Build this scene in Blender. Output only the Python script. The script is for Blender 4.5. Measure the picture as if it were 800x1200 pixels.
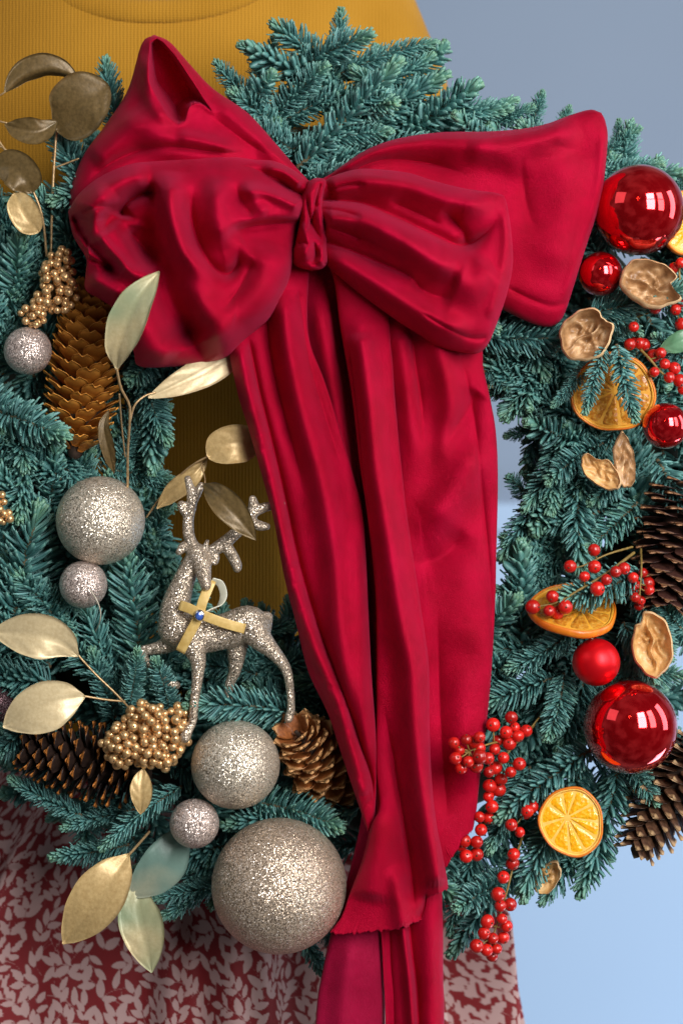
import bpy, math, random
import numpy as np
from mathutils import Vector, Matrix, Quaternion
random.seed(7); rng = np.random.default_rng(7)
for o in list(bpy.data.objects): bpy.data.objects.remove(o, do_unlink=True)
SC = bpy.context.scene
COL = SC.collection
# ---------------------------------------------------------------- scale
S = 0.0006            # metres per unit; the wreath is about 0.6 m across
D = 2500.0            # camera distance in units
ZC = 1.15             # height of the camera above the floor in metres
def P(x, y, f):       # x right, y down (units, measured on the wreath plane as seen), f towards the viewer
    k = (1 - f / D)
    return Vector(((x - 400) * k * S, -f * S, ZC + (600 - y) * k * S))
def PA(x, y, f):
    k = (1 - f / D)
    return np.stack([(x - 400) * k * S, -f * S + 0 * x, ZC + (600 - y) * k * S], -1)
# ---------------------------------------------------------------- camera
cam = bpy.data.cameras.new('camera'); co = bpy.data.objects.new('camera', cam); COL.objects.link(co)
co.location = (0, -D * S, ZC); co.rotation_euler = (math.radians(90), 0, 0)
cam.sensor_fit = 'VERTICAL'; cam.sensor_height = 36; cam.lens = 36 * D / 1200
cam.clip_start = 0.05; cam.clip_end = 100
cam.dof.use_dof = True; cam.dof.focus_distance = (D - 95) * S; cam.dof.aperture_fstop = 5.6
SC.camera = co
# ---------------------------------------------------------------- world and lamps (window light indoors)
W = bpy.data.worlds.new('World'); SC.world = W; W.use_nodes = True
bg = W.node_tree.nodes['Background']; bg.inputs[0].default_value = (0.62, 0.72, 0.90, 1); bg.inputs[1].default_value = 0.18
_w = W.node_tree; _tc = _w.nodes.new('ShaderNodeTexCoord'); _n = _w.nodes.new('ShaderNodeTexNoise'); _n.inputs['Scale'].default_value = 2.2; _n.inputs['Detail'].default_value = 3
_r = _w.nodes.new('ShaderNodeValToRGB'); _r.color_ramp.elements[0].position = 0.42; _r.color_ramp.elements[0].color = (0.12, 0.12, 0.14, 1); _r.color_ramp.elements[1].position = 0.66; _r.color_ramp.elements[1].color = (1, 0.98, 0.95, 1)
_w.links.new(_tc.outputs['Generated'], _n.inputs['Vector']); _w.links.new(_n.outputs['Fac'], _r.inputs[0]); _w.links.new(_r.outputs[0], bg.inputs[0])   # noise standing in for the unseen room, added to enrich reflections
def area(name, loc, target, sx, sy, power, color):
    l = bpy.data.lights.new(name, 'AREA'); l.shape = 'RECTANGLE'; l.size = sx; l.size_y = sy; l.energy = power; l.color = color
    o = bpy.data.objects.new(name, l); COL.objects.link(o); o.location = loc
    o.rotation_euler = (Vector(target) - Vector(loc)).to_track_quat('-Z', 'Y').to_euler(); return o
def window(x, y, z, w, hgt, power):      # one casement of two panes, upper and lower
    for dz, q in ((hgt * 0.30, 0.42), (-hgt * 0.22, 0.58)):
        d = Vector((-x, -y, 0)).normalized(); t = Vector((x, y, z + dz)) + d
        area('window_light', (x, y, z + dz), (t.x, t.y, z + dz - 0.30), w, hgt * (0.36 if dz > 0 else 0.56), power * q, (1.0, 0.97, 0.95))
window(1.0, -2.0, ZC + 0.78, 0.75, 1.6, 66)
window(1.8, -1.4, ZC + 0.75, 0.58, 1.6, 17)
area('side_window_light', (1.9, -0.15, ZC + 0.45), (0, 0, ZC), 0.5, 1.5, 13, (0.85, 0.93, 1.0))
area('wall_wash_light', (1.3, 0.5, ZC - 1.3), (0.6, 1.5, ZC - 0.35), 0.8, 0.6, 12, (0.75, 0.88, 1.0))  # added lamp to brighten the lower wall; no window there
area('room_fill_light', (-1.9, -1.3, ZC + 1.3), (0, 0, ZC), 1.2, 1.2, 5, (0.9, 0.95, 1.0))
for i, (x, z) in enumerate(((-0.16, 0.9), (-0.08, 0.98), (0.0, 0.86), (-0.12, 0.74))):
    l = bpy.data.lights.new('string_light', 'POINT'); l.energy = 0.35; l.color = (1, 0.6, 0.25); l.shadow_soft_size = 0.016
    o = bpy.data.objects.new('string_light', l); COL.objects.link(o); o.location = (x, -1.75, ZC + z)
SC.view_settings.view_transform = 'Standard'; SC.view_settings.look = 'None'
SC.view_settings.exposure = 0.0; SC.view_settings.gamma = 1.0
SC.render.engine = 'CYCLES'

# ---------------------------------------------------------------- node helpers
def mat(name):
    m = bpy.data.materials.new(name); m.use_nodes = True
    nt = m.node_tree; return m, nt, nt.nodes['Principled BSDF']
def nd(nt, t, **kw):
    n = nt.nodes.new(t)
    for k, v in kw.items():
        if k.startswith('i_'): n.inputs[k[2:].replace('_', ' ')].default_value = v
        else: setattr(n, k, v)
    return n
def lk(nt, a, b): nt.links.new(a, b)
def ramp(nt, fac, stops):
    r = nt.nodes.new('ShaderNodeValToRGB'); e = r.color_ramp.elements
    while len(e) < len(stops): e.new(0.5)
    for k, (p, c) in enumerate(stops): e[k].position = p; e[k].color = (*c, 1)
    lk(nt, fac, r.inputs[0]); return r.outputs[0]
def objco(nt): return nd(nt, 'ShaderNodeTexCoord').outputs['Object']
def noise(nt, co, scale, detail=3, rough=0.55):
    n = nd(nt, 'ShaderNodeTexNoise'); n.inputs['Scale'].default_value = scale; n.inputs['Detail'].default_value = detail
    n.inputs['Roughness'].default_value = rough; lk(nt, co, n.inputs['Vector']); return n.outputs['Fac']
def bump(nt, h, strength, dist, bsdf, normal=None):
    b = nd(nt, 'ShaderNodeBump'); b.inputs['Strength'].default_value = strength; b.inputs['Distance'].default_value = dist
    lk(nt, h, b.inputs['Height'])
    if normal: lk(nt, normal, b.inputs['Normal'])
    lk(nt, b.outputs[0], bsdf.inputs['Normal']); return b.outputs[0]
def simple(name, stops, scale=300, rough=0.5, metal=0.0, bs=0.3, bd=0.0006, coat=0.0, spec=0.5, detail=4):
    m, nt, b = mat(name); c = objco(nt); n = noise(nt, c, scale, detail)
    lk(nt, ramp(nt, n, stops), b.inputs['Base Color'])
    b.inputs['Roughness'].default_value = rough; b.inputs['Metallic'].default_value = metal
    b.inputs['Coat Weight'].default_value = coat; b.inputs['Coat Roughness'].default_value = 0.08
    b.inputs['Specular IOR Level'].default_value = spec
    if bs: bump(nt, n, bs, bd, b)
    return m
# velvet
def velvet(name, c0, c1, sheen=0.55, fuzz=0.35):
    m, nt, b = mat(name); c = objco(nt)
    n = noise(nt, c, 14, 5, 0.6); n2 = noise(nt, c, 1300, 3, 0.8)
    pile = noise(nt, c, 900, 3, 0.7); nap = noise(nt, c, 55, 4, 0.65)
    mp = nd(nt, 'ShaderNodeMath', operation='MULTIPLY_ADD'); lk(nt, pile, mp.inputs[0]); mp.inputs[1].default_value = 0.35; nm_ = nd(nt, 'ShaderNodeMath', operation='MULTIPLY'); lk(nt, nap, nm_.inputs[0]); nm_.inputs[1].default_value = 0.6; lk(nt, nm_.outputs[0], mp.inputs[2])
    fac = ramp(nt, mp.outputs[0], [(0.32, (0.74, 0.66, 0.66)), (0.58, (1, 1, 1))])
    mu = nd(nt, 'ShaderNodeMix', data_type='RGBA', blend_type='MULTIPLY'); mu.inputs[0].default_value = 1.0
    lk(nt, ramp(nt, n, [(0.3, c0), (0.7, c1)]), mu.inputs[6]); lk(nt, fac, mu.inputs[7]); lk(nt, mu.outputs[2], b.inputs['Base Color'])
    b.inputs['Specular IOR Level'].default_value = 0.42; b.inputs['Metallic'].default_value = 0.27
    rg = nd(nt, 'ShaderNodeMath', operation='MULTIPLY_ADD'); lk(nt, nap, rg.inputs[0]); rg.inputs[1].default_value = 0.3; rg.inputs[2].default_value = 0.30; lk(nt, rg.outputs[0], b.inputs['Roughness'])
    b.inputs['Specular Tint'].default_value = (1.0, 0.16, 0.34, 1)
    b.inputs['Sheen Weight'].default_value = sheen; b.inputs['Sheen Roughness'].default_value = 0.45
    b.inputs['Sheen Tint'].default_value = (1.0, 0.12, 0.30, 1)
    n3 = noise(nt, c, 110, 5, 0.7)
    h = nd(nt, 'ShaderNodeMath', operation='MULTIPLY_ADD'); lk(nt, n3, h.inputs[0]); h.inputs[1].default_value = 0.8; lk(nt, n2, h.inputs[2])
    bump(nt, h.outputs[0], fuzz, 0.0006, b); return m
M_VEL = velvet('crimson velvet', (0.37, 0.0003, 0.015), (0.46, 0.0006, 0.030), 0.26, 0.9)
M_VELB = velvet('velvet reverse side', (0.30, 0.003, 0.032), (0.36, 0.005, 0.042), 0.20, 0.8)
M_VELB.node_tree.nodes['Principled BSDF'].inputs['Metallic'].default_value = 0.05
# glitter
def glitter(name, dark, mid, light):
    m, nt, b = mat(name); c = objco(nt)
    v = nd(nt, 'ShaderNodeTexVoronoi'); v.inputs['Scale'].default_value = 1800; lk(nt, c, v.inputs['Vector'])
    sep = nd(nt, 'ShaderNodeSeparateColor'); lk(nt, v.outputs['Color'], sep.inputs[0])
    lk(nt, ramp(nt, sep.outputs[0], [(0.0, dark), (0.35, mid), (0.85, mid), (1.0, light)]), b.inputs['Base Color'])
    g = nd(nt, 'ShaderNodeNewGeometry')
    s = nd(nt, 'ShaderNodeVectorMath', operation='SUBTRACT'); lk(nt, v.outputs['Color'], s.inputs[0]); s.inputs[1].default_value = (0.5, 0.5, 0.5)
    k = nd(nt, 'ShaderNodeVectorMath', operation='SCALE'); lk(nt, s.outputs[0], k.inputs[0]); k.inputs['Scale'].default_value = 0.95
    a = nd(nt, 'ShaderNodeVectorMath', operation='ADD'); lk(nt, g.outputs['Normal'], a.inputs[0]); lk(nt, k.outputs[0], a.inputs[1])
    z = nd(nt, 'ShaderNodeVectorMath', operation='NORMALIZE'); lk(nt, a.outputs[0], z.inputs[0]); lk(nt, z.outputs[0], b.inputs['Normal'])
    b.inputs['Metallic'].default_value = 0.55; b.inputs['Roughness'].default_value = 0.3; return m
M_GLIT = glitter('champagne glitter', (0.16, 0.12, 0.08), (0.70, 0.61, 0.48), (1.0, 0.95, 0.86))
M_GLITS = glitter('rosy silver glitter', (0.16, 0.11, 0.10), (0.66, 0.54, 0.48), (1.0, 0.94, 0.90))
M_GLITG = glitter('antique gold glitter', (0.12, 0.075, 0.045), (0.60, 0.47, 0.35), (1.0, 0.92, 0.84))
M_DEER = glitter('dark champagne glitter', (0.08, 0.055, 0.035), (0.50, 0.41, 0.31), (1.0, 0.93, 0.84))
M_GLITD = glitter('plum glitter', (0.03, 0.015, 0.02), (0.12, 0.06, 0.07), (0.5, 0.4, 0.42))
# red baubles
def redball(name, rough, coat):
    m, nt, b = mat(name); c = objco(nt); n = noise(nt, c, 40, 3)
    lk(nt, ramp(nt, n, [(0.3, (0.78, 0.002, 0.008)), (0.7, (0.85, 0.006, 0.014))]), b.inputs['Base Color'])
    b.inputs['Metallic'].default_value = 0.85; b.inputs['Roughness'].default_value = rough
    b.inputs['Coat Weight'].default_value = coat; b.inputs['Coat Roughness'].default_value = 0.03
    return m
M_REDS = redball('mirror red lacquer', 0.07, 0.9); M_REDM = redball('matte red lacquer', 0.38, 0.0)
M_REDM.node_tree.nodes['Principled BSDF'].inputs['Metallic'].default_value = 0.6
M_CAP = simple('brass cap', [(0.3, (0.6, 0.42, 0.16)), (0.7, (0.75, 0.55, 0.25))], 200, 0.3, 1.0)
M_GBERRY = simple('gold berry paint', [(0.3, (0.58, 0.33, 0.13)), (0.7, (0.84, 0.56, 0.28))], 220, 0.3, 0.65, 0.2)
M_RBERRY = simple('red berry skin', [(0.3, (0.50, 0.006, 0.005)), (0.7, (0.68, 0.016, 0.008))], 220, 0.32, 0.0, 0.1, coat=0.3)
_nt = M_RBERRY.node_tree; _b = _nt.nodes['Principled BSDF']; _l = _b.inputs['Base Color'].links[0]; _src = _l.from_socket
_hs = nd(_nt, 'ShaderNodeHueSaturation'); _oi = nd(_nt, 'ShaderNodeObjectInfo'); _mr = nd(_nt, 'ShaderNodeMapRange'); _mr.inputs[3].default_value = 0.55; _mr.inputs[4].default_value = 1.15
lk(_nt, _oi.outputs['Random'], _mr.inputs[0]); lk(_nt, _mr.outputs[0], _hs.inputs['Value']); lk(_nt, _src, _hs.inputs['Color']); lk(_nt, _hs.outputs[0], _b.inputs['Base Color'])
M_BDOT = simple('dark berry end', [(0.3, (0.05, 0.02, 0.01)), (0.7, (0.1, 0.04, 0.02))], 300, 0.6)
M_STEM = simple('olive twig bark', [(0.3, (0.16, 0.10, 0.02)), (0.7, (0.30, 0.20, 0.05))], 300, 0.6)
M_GSTEM = simple('gold sprayed twig', [(0.3, (0.35, 0.22, 0.10)), (0.7, (0.62, 0.43, 0.22))], 300, 0.4, 0.5)
M_WIRE = simple('pale cord', [(0.3, (0.45, 0.40, 0.30)), (0.7, (0.60, 0.55, 0.45))], 300, 0.5)
def leafmat(name, gold0, gold1, green, amount):
    m, nt, b = mat(name); c = objco(nt)
    n = noise(nt, c, 22, 2, 0.5); n2 = noise(nt, c, 420, 4)
    g = ramp(nt, n2, [(0.3, gold0), (0.7, gold1)])
    f = ramp(nt, n, [(max(0, amount - 0.14), (1, 1, 1)), (amount + 0.14, (0, 0, 0))])
    mx = nd(nt, 'ShaderNodeMix', data_type='RGBA'); lk(nt, f, mx.inputs[0]); lk(nt, g, mx.inputs[6]); mx.inputs[7].default_value = (*green, 1)
    lk(nt, mx.outputs[2], b.inputs['Base Color'])
    mm = nd(nt, 'ShaderNodeMath', operation='MULTIPLY_ADD'); lk(nt, f, mm.inputs[0]); mm.inputs[1].default_value = -0.15; mm.inputs[2].default_value = 0.2
    lk(nt, mm.outputs[0], b.inputs['Metallic']); b.inputs['Roughness'].default_value = 0.38
    bump(nt, n2, 0.25, 0.0005, b); return m
M_LGOLD = leafmat('gold sprayed leaf', (0.48, 0.32, 0.13), (0.64, 0.46, 0.21), (0.3, 0.3, 0.2), 0.22)
M_LPALE = leafmat('pale champagne leaf', (0.60, 0.47, 0.26), (0.72, 0.59, 0.35), (0.4, 0.42, 0.32), 0.25)
M_LGREEN = leafmat('half gilded eucalyptus leaf', (0.52, 0.42, 0.22), (0.62, 0.52, 0.30), (0.22, 0.29, 0.17), 0.52)
M_LTEAL = leafmat('blue green eucalyptus leaf', (0.40, 0.40, 0.28), (0.5, 0.46, 0.32), (0.15, 0.25, 0.21), 0.66)
M_LDARK = leafmat('dull bronze leaf', (0.10, 0.065, 0.022), (0.17, 0.11, 0.04), (0.09, 0.08, 0.04), 0.3)
M_HOLLY = simple('fresh green leaf', [(0.3, (0.08, 0.20, 0.10)), (0.7, (0.15, 0.32, 0.18))], 120, 0.35)
# fir
def firmat(name, c0, c1, pale, tipc):
    m, nt, b = mat(name)
    r = nd(nt, 'ShaderNodeAttribute', attribute_name='rnd').outputs['Fac']
    w = nd(nt, 'ShaderNodeAttribute', attribute_name='mid').outputs['Fac']
    t = nd(nt, 'ShaderNodeAttribute', attribute_name='tip').outputs['Fac']
    oi = nd(nt, 'ShaderNodeObjectInfo').outputs['Random']
    a = nd(nt, 'ShaderNodeMath', operation='MULTIPLY_ADD'); lk(nt, oi, a.inputs[0]); a.inputs[1].default_value = 0.6
    s = nd(nt, 'ShaderNodeMath', operation='MULTIPLY'); lk(nt, r, s.inputs[0]); s.inputs[1].default_value = 0.4; lk(nt, s.outputs[0], a.inputs[2])
    base = ramp(nt, a.outputs[0], [(0.1, c0), (0.55, c1), (0.72, tuple(0.85 * x for x in c1)), (0.95, (0.055, 0.19, 0.12))])
    m1 = nd(nt, 'ShaderNodeMix', data_type='RGBA'); 
    wf = nd(nt, 'ShaderNodeMath', operation='MULTIPLY'); lk(nt, w, wf.inputs[0]); wf.inputs[1].default_value = 0.82  # pale centre band of the needle, strengthened as a painted highlight
    lk(nt, wf.outputs[0], m1.inputs[0]); lk(nt, base, m1.inputs[6]); m1.inputs[7].default_value = (*pale, 1)
    m2 = nd(nt, 'ShaderNodeMix', data_type='RGBA')
    tf = nd(nt, 'ShaderNodeMath', operation='MULTIPLY'); lk(nt, t, tf.inputs[0]); tf.inputs[1].default_value = 0.6
    lk(nt, tf.outputs[0], m2.inputs[0]); lk(nt, m1.outputs[2], m2.inputs[6]); m2.inputs[7].default_value = (*tipc, 1)
    lk(nt, m2.outputs[2], b.inputs['Base Color'])
    b.inputs['Roughness'].default_value = 0.42; b.inputs['Specular IOR Level'].default_value = 0.5
    b.inputs['Subsurface Weight'].default_value = 0.0
    return m
M_FIR = firmat('blue green fir needles', (0.014, 0.105, 0.100), (0.062, 0.225, 0.210), (0.26, 0.52, 0.52), (0.20, 0.38, 0.20))
M_TWIG = simple('fir twig bark', [(0.3, (0.07, 0.05, 0.025)), (0.7, (0.16, 0.12, 0.06))], 300, 0.8)
M_BUD = simple('resinous bud', [(0.3, (0.16, 0.09, 0.03)), (0.7, (0.3, 0.2, 0.08))], 300, 0.6)
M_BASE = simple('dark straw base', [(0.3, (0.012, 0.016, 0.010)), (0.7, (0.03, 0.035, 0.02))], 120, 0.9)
# ---------------------------------------------------------------- object helpers
ORG = {}
def link(o, name=None):
    COL.objects.link(o); return o
def empty(name, loc, label, cat, group=None):
    o = bpy.data.objects.new(name, None); link(o); o.location = loc; o.empty_display_size = 0.02
    ORG[o.name] = Vector(loc); o['label'] = label; o['category'] = cat
    if group: o['group'] = group
    return o
def mk(name, V, F, mats, parent=None, origin=None, smooth=True, mi=None, cols=None):
    V = np.asarray(V, dtype=float)
    if origin is None: origin = Vector(V.mean(0))
    origin = Vector(origin)
    me = bpy.data.meshes.new(name); me.from_pydata((V - np.array(origin)).tolist(), [], F)
    if not isinstance(mats, (list, tuple)): mats = [mats]
    for m in mats: me.materials.append(m)
    if mi is not None: me.polygons.foreach_set('material_index', mi)
    if smooth: me.polygons.foreach_set('use_smooth', [True] * len(me.polygons))
    o = bpy.data.objects.new(name, me); link(o)
    if parent is not None:
        o.parent = parent; o.location = origin - ORG[parent.name]
    else: o.location = origin
    ORG[o.name] = origin
    return o
def inst(name, me, M, parent):
    o = bpy.data.objects.new(name, me); link(o); o.parent = parent
    o.matrix_basis = Matrix.Translation(-ORG[parent.name]) @ M; return o
def frame(d, up):
    x = Vector(d).normalized(); z = Vector(up); z = (z - x * z.dot(x))
    if z.length < 1e-4: z = Vector((0.3, 0.5, 0.8)); z = z - x * z.dot(x)
    z.normalize(); y = z.cross(x)
    return Matrix((( x[0], y[0], z[0]), (x[1], y[1], z[1]), (x[2], y[2], z[2]))).to_4x4()
def cr(pts, n):       # Catmull-Rom resample of a polyline (any dimension), uniform in arc length
    p = np.array(pts, float); q = np.vstack([2 * p[0] - p[1], p, 2 * p[-1] - p[-2]])
    out = []
    for i in range(len(p) - 1):
        t = np.linspace(0, 1, 12, endpoint=False)[:, None]; a, b, c, d = q[i:i + 4]
        out.append(0.5 * (2 * b + (c - a) * t + (2 * a - 5 * b + 4 * c - d) * t * t + (3 * b - a - 3 * c + d) * t ** 3))
    out = np.vstack(out + [p[-1:]]); L = np.r_[0, np.cumsum(np.linalg.norm(np.diff(out[:, :2] if out.shape[1] > 2 and False else out, axis=0), axis=1))]
    s = np.linspace(0, L[-1], n); return np.stack([np.interp(s, L, out[:, k]) for k in range(out.shape[1])], -1)
def tube(pts, rad, seg=8, n=None, cap=True):   # world-space tapered tube with round ends
    pts = np.array([list(p) for p in pts], float); rad = np.array(rad, float)
    if rad.ndim == 0: rad = np.full(len(pts), float(rad))
    if n: a = cr(np.c_[pts, rad], n); pts, rad = a[:, :3], np.maximum(a[:, 3], 1e-5)
    if cap:
        t0 = pts[0] - pts[1]; t0 /= np.linalg.norm(t0); t1 = pts[-1] - pts[-2]; t1 /= np.linalg.norm(t1)
        e = [math.radians(x) for x in (80, 55, 28)]
        pts = np.vstack([[pts[0] + t0 * rad[0] * math.sin(x) for x in e], pts, [pts[-1] + t1 * rad[-1] * math.sin(x) for x in e[::-1]]])
        rad = np.r_[[rad[0] * math.cos(x) for x in e], rad, [rad[-1] * math.cos(x) for x in e[::-1]]]
    T = np.gradient(pts, axis=0); T /= np.maximum(np.linalg.norm(T, axis=1), 1e-9)[:, None]
    V = []; up = np.array([0.13, 0.31, 0.94]); 
    if abs(T[0] @ up) > 0.9: up = np.array([0.94, 0.31, 0.13])
    for i in range(len(pts)):
        up = up - T[i] * (T[i] @ up); up /= np.linalg.norm(up); sd = np.cross(T[i], up)
        for k in range(seg):
            a = 2 * math.pi * k / seg; V.append(pts[i] + rad[i] * (math.cos(a) * up + math.sin(a) * sd))
    F = []
    for i in range(len(pts) - 1):
        for k in range(seg):
            a = i * seg + k; b = i * seg + (k + 1) % seg; F.append((a, b, b + seg, a + seg))
    F.append(tuple(range(seg))[::-1]); F.append(tuple((len(pts) - 1) * seg + k for k in range(seg)))
    return np.array(V), F
def join(L):
    V = []; F = []; o = 0
    for v, f in L:
        V.append(v); F += [tuple(i + o for i in x) for x in f]; o += len(v)
    return np.vstack(V), F
def sphere(c, r, nu=24, nv=16, sc=(1, 1, 1)):
    V = [(0, 0, 1)]; F = []
    for j in range(1, nv):
        a = math.pi * j / nv
        for i in range(nu): b = 2 * math.pi * i / nu; V.append((math.sin(a) * math.cos(b), math.sin(a) * math.sin(b), math.cos(a)))
    V.append((0, 0, -1)); n = len(V)
    for i in range(nu): F.append((0, 1 + i, 1 + (i + 1) % nu))
    for j in range(nv - 2):
        for i in range(nu): a = 1 + j * nu + i; b = 1 + j * nu + (i + 1) % nu; F.append((a, a + nu, b + nu, b))
    for i in range(nu): F.append((n - 1, n - 1 - nu + (i + 1) % nu, n - 1 - nu + i))
    return np.array(V) * r * np.array(sc) + np.array(c), F
def gridfaces(n, m, off=0, flip=False):
    i, j = np.meshgrid(np.arange(n - 1), np.arange(m - 1), indexing='ij'); a = (i * m + j + off).ravel()
    q = np.stack([a, a + 1, a + m + 1, a + m], -1)
    return (q[:, ::-1] if flip else q).tolist()
def remesh(o, voxel, smooth=3):
    md = o.modifiers.new('r', 'REMESH'); md.mode = 'VOXEL'; md.voxel_size = voxel
    if smooth: sm = o.modifiers.new('s', 'SMOOTH'); sm.iterations = smooth; sm.factor = 0.5
    dg = bpy.context.evaluated_depsgraph_get(); me = bpy.data.meshes.new_from_object(o.evaluated_get(dg)); o.modifiers.clear()
    old = o.data; mats = list(old.materials); o.data = me
    me.materials.clear()
    for m in mats: me.materials.append(m)
    me.polygons.foreach_set('use_smooth', [True] * len(me.polygons)); return o

# ================================================================ THE SETTING: wall behind
m, nt, b = mat('matt blue grey wall'); c = objco(nt)
n1 = noise(nt, c, 1.3, 3); n2 = noise(nt, c, 260, 4)
lk(nt, ramp(nt, n1, [(0.3, (0.275, 0.355, 0.485)), (0.7, (0.305, 0.39, 0.52))]), b.inputs['Base Color']); b.inputs['Roughness'].default_value = 0.7
bump(nt, n2, 0.15, 0.001, b); M_WALL = m
m, nt, b = mat('pale blue wainscot paint'); c = objco(nt)
n1 = noise(nt, c, 1.3, 3); n2 = noise(nt, c, 260, 4)
lk(nt, ramp(nt, n1, [(0.3, (0.42, 0.59, 0.84)), (0.7, (0.46, 0.64, 0.88))]), b.inputs['Base Color']); b.inputs['Roughness'].default_value = 0.5
M_WAIN = m
def boxv(x0, x1, y0, y1, z0, z1):
    V = [(x, y, z) for x in (x0, x1) for y in (y0, y1) for z in (z0, z1)]
    return np.array(V, float), [(0, 1, 3, 2), (4, 6, 7, 5), (0, 4, 5, 1), (2, 3, 7, 6), (0, 2, 6, 4), (1, 5, 7, 3)]
wy = 1.5
zr = ZC + (600 - 600) * 2 * S
V, F = boxv(-3, 3, wy, wy + 0.12, 0, 2.8); w = mk('wall', V, F, M_WALL, smooth=False); w['kind'] = 'structure'
V, F = boxv(-3, 3, wy - 0.02, wy - 0.003, 0, zr - 0.03); a = mk('wainscot', V, F, M_WAIN, smooth=False); a['kind'] = 'structure'
V, F = boxv(-3, 3, wy - 0.035, wy - 0.003, zr - 0.028, zr + 0.012); a = mk('dado_rail', V, F, M_WAIN, smooth=False); a['kind'] = 'structure'

# ================================================================ PERSON holding the wreath
m, nt, b = mat('mustard rib knit'); c = objco(nt)
sx = nd(nt, 'ShaderNodeSeparateXYZ'); lk(nt, c, sx.inputs[0])
wv = nd(nt, 'ShaderNodeTexWave', wave_type='BANDS', bands_direction='X', wave_profile='SIN'); wv.inputs['Scale'].default_value = 118
wv.inputs['Distortion'].default_value = 1.1; wv.inputs['Detail'].default_value = 2; wv.inputs['Detail Scale'].default_value = 2; lk(nt, c, wv.inputs['Vector'])
n2 = noise(nt, c, 900, 3); n1 = noise(nt, c, 12, 3)
wz = nd(nt, 'ShaderNodeTexWave', wave_type='BANDS', bands_direction='Z', wave_profile='SIN'); wz.inputs['Scale'].default_value = 190; wz.inputs['Distortion'].default_value = 1.5; lk(nt, c, wz.inputs['Vector'])
hs = nd(nt, 'ShaderNodeMath', operation='MULTIPLY_ADD'); lk(nt, wz.outputs['Fac'], hs.inputs[0]); hs.inputs[1].default_value = 0.6; lk(nt, wv.outputs['Fac'], hs.inputs[2])
hh = nd(nt, 'ShaderNodeMath', operation='MULTIPLY_ADD'); lk(nt, n2, hh.inputs[0]); hh.inputs[1].default_value = 0.6; lk(nt, hs.outputs[0], hh.inputs[2])
lk(nt, ramp(nt, n1, [(0.3, (0.37, 0.175, 0.013)), (0.7, (0.44, 0.215, 0.02))]), b.inputs['Base Color'])
b.inputs['Roughness'].default_value = 0.9; b.inputs['Sheen Weight'].default_value = 0.1; b.inputs['Specular IOR Level'].default_value = 0.15
bump(nt, hh.outputs[0], 0.4, 0.0008, b); M_KNIT = m
M_SKIN = simple('skin', [(0.3, (0.55, 0.32, 0.22)), (0.7, (0.62, 0.38, 0.27))], 60, 0.5, bs=0.1)
person = empty('person', P(190, 1400, -330), 'person in mustard ribbed sweater and red skirt with pale leaf print, holding the wreath', 'person')
def pr(x, y, f, r): return (P(x, y, f), r * S)
def chain(pts, seg=20, n=None):
    return tube([P(*p[:3]) for p in pts], [p[3] * S for p in pts], seg, n)
bl = []
# torso as stacked flattened sections
def torso(sections, ns=48):
    V = []; F = []
    for (cx, y, f, hw, hd) in sections:
        c0 = P(cx, y, f)
        for k in range(ns):
            a = 2 * math.pi * k / ns; ca, sa = math.cos(a), math.sin(a)
            V.append((c0.x + hw * S * math.copysign(abs(ca) ** 0.85, ca), c0.y + hd * S * math.copysign(abs(sa) ** 0.85, sa), c0.z))
    n = len(sections)
    for i in range(n - 1):
        for k in range(ns):
            a = i * ns + k; b_ = i * ns + (k + 1) % ns; F.append((a, b_, b_ + ns, a + ns))
    F.append(tuple(range(ns))); F.append(tuple((n - 1) * ns + k for k in range(ns))[::-1])
    return np.array(V), F
secs = cr([(190, -175, -330, 150, 100), (190, -130, -330, 250, 125), (190, -60, -325, 290, 145), (190, 60, -320, 295, 160), (190, 250, -330, 300, 160), (190, 430, -400, 280, 140), (190, 700, -400, 255, 130), (190, 890, -330, 262, 140)], 30)
bl.append(torso([tuple(x) for x in secs]))
bl.append(chain([(350, -70, -330, 95), (408, 20, -330, 92), (452, 110, -325, 84), (500, 330, -315, 70), (530, 440, -300, 62)]))
bl.append(chain([(530, 440, -300, 60), (500, 420, -240, 52), (440, 370, -180, 44), (380, 320, -140, 38)]))
bl.append(chain([(-40, -70, -330, 95), (-90, 20, -330, 92), (-125, 160, -325, 78), (-150, 330, -315, 70), (-160, 440, -300, 62)]))
bl.append(chain([(-160, 440, -300, 60), (-110, 500, -260, 52), (-40, 520, -210, 44), (20, 520, -170, 38)]))
V, F = join(bl); sw = mk('sweater', V, F, M_KNIT, person); remesh(sw, 0.0065, 6)
# collar band round the neckline
a_ = np.linspace(0, 2 * math.pi, 73)[:-1]
V = []; F = []
for t in a_:
    ca, sa = math.cos(t), math.sin(t)
    cc = np.array([190 + 0 - 12, -62, 0.0]) 
    x = cc[0] + 172 * ca
    fr = -310 + (-sa) * 0
    yy = -62 + (86 * sa if sa > 0 else 30 * sa)      # low in front
    ff = -330 + (170 * sa if sa > 0 else 90 * sa) * 1.0
    ye = max(yy, -120); tc = np.array(secs); hw_ = np.interp(ye, tc[:, 1], tc[:, 3]); hd_ = np.interp(ye, tc[:, 1], tc[:, 4]); cf_ = np.interp(ye, tc[:, 1], tc[:, 2])
    q_ = hd_ * max(0.02, 1 - min(0.98, abs(x - 190) * 1.13 / hw_) ** 2.35) ** (1 / 2.35); ff = cf_ + (q_ if sa > 0 else -q_)
    for k in range(12):
        b_ = 2 * math.pi * k / 12; V.append(P(x, yy - 10 - 15 * math.sin(b_), ff + 7 * math.cos(b_)))
for i in range(72):
    for k in range(12):
        a = i * 12 + k; b_ = i * 12 + (k + 1) % 12; c_ = ((i + 1) % 72) * 12
        F.append((a, b_, c_ + (k + 1) % 12, c_ + k))
mk('collar', np.array([list(v) for v in V]), F, M_KNIT, person)
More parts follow.
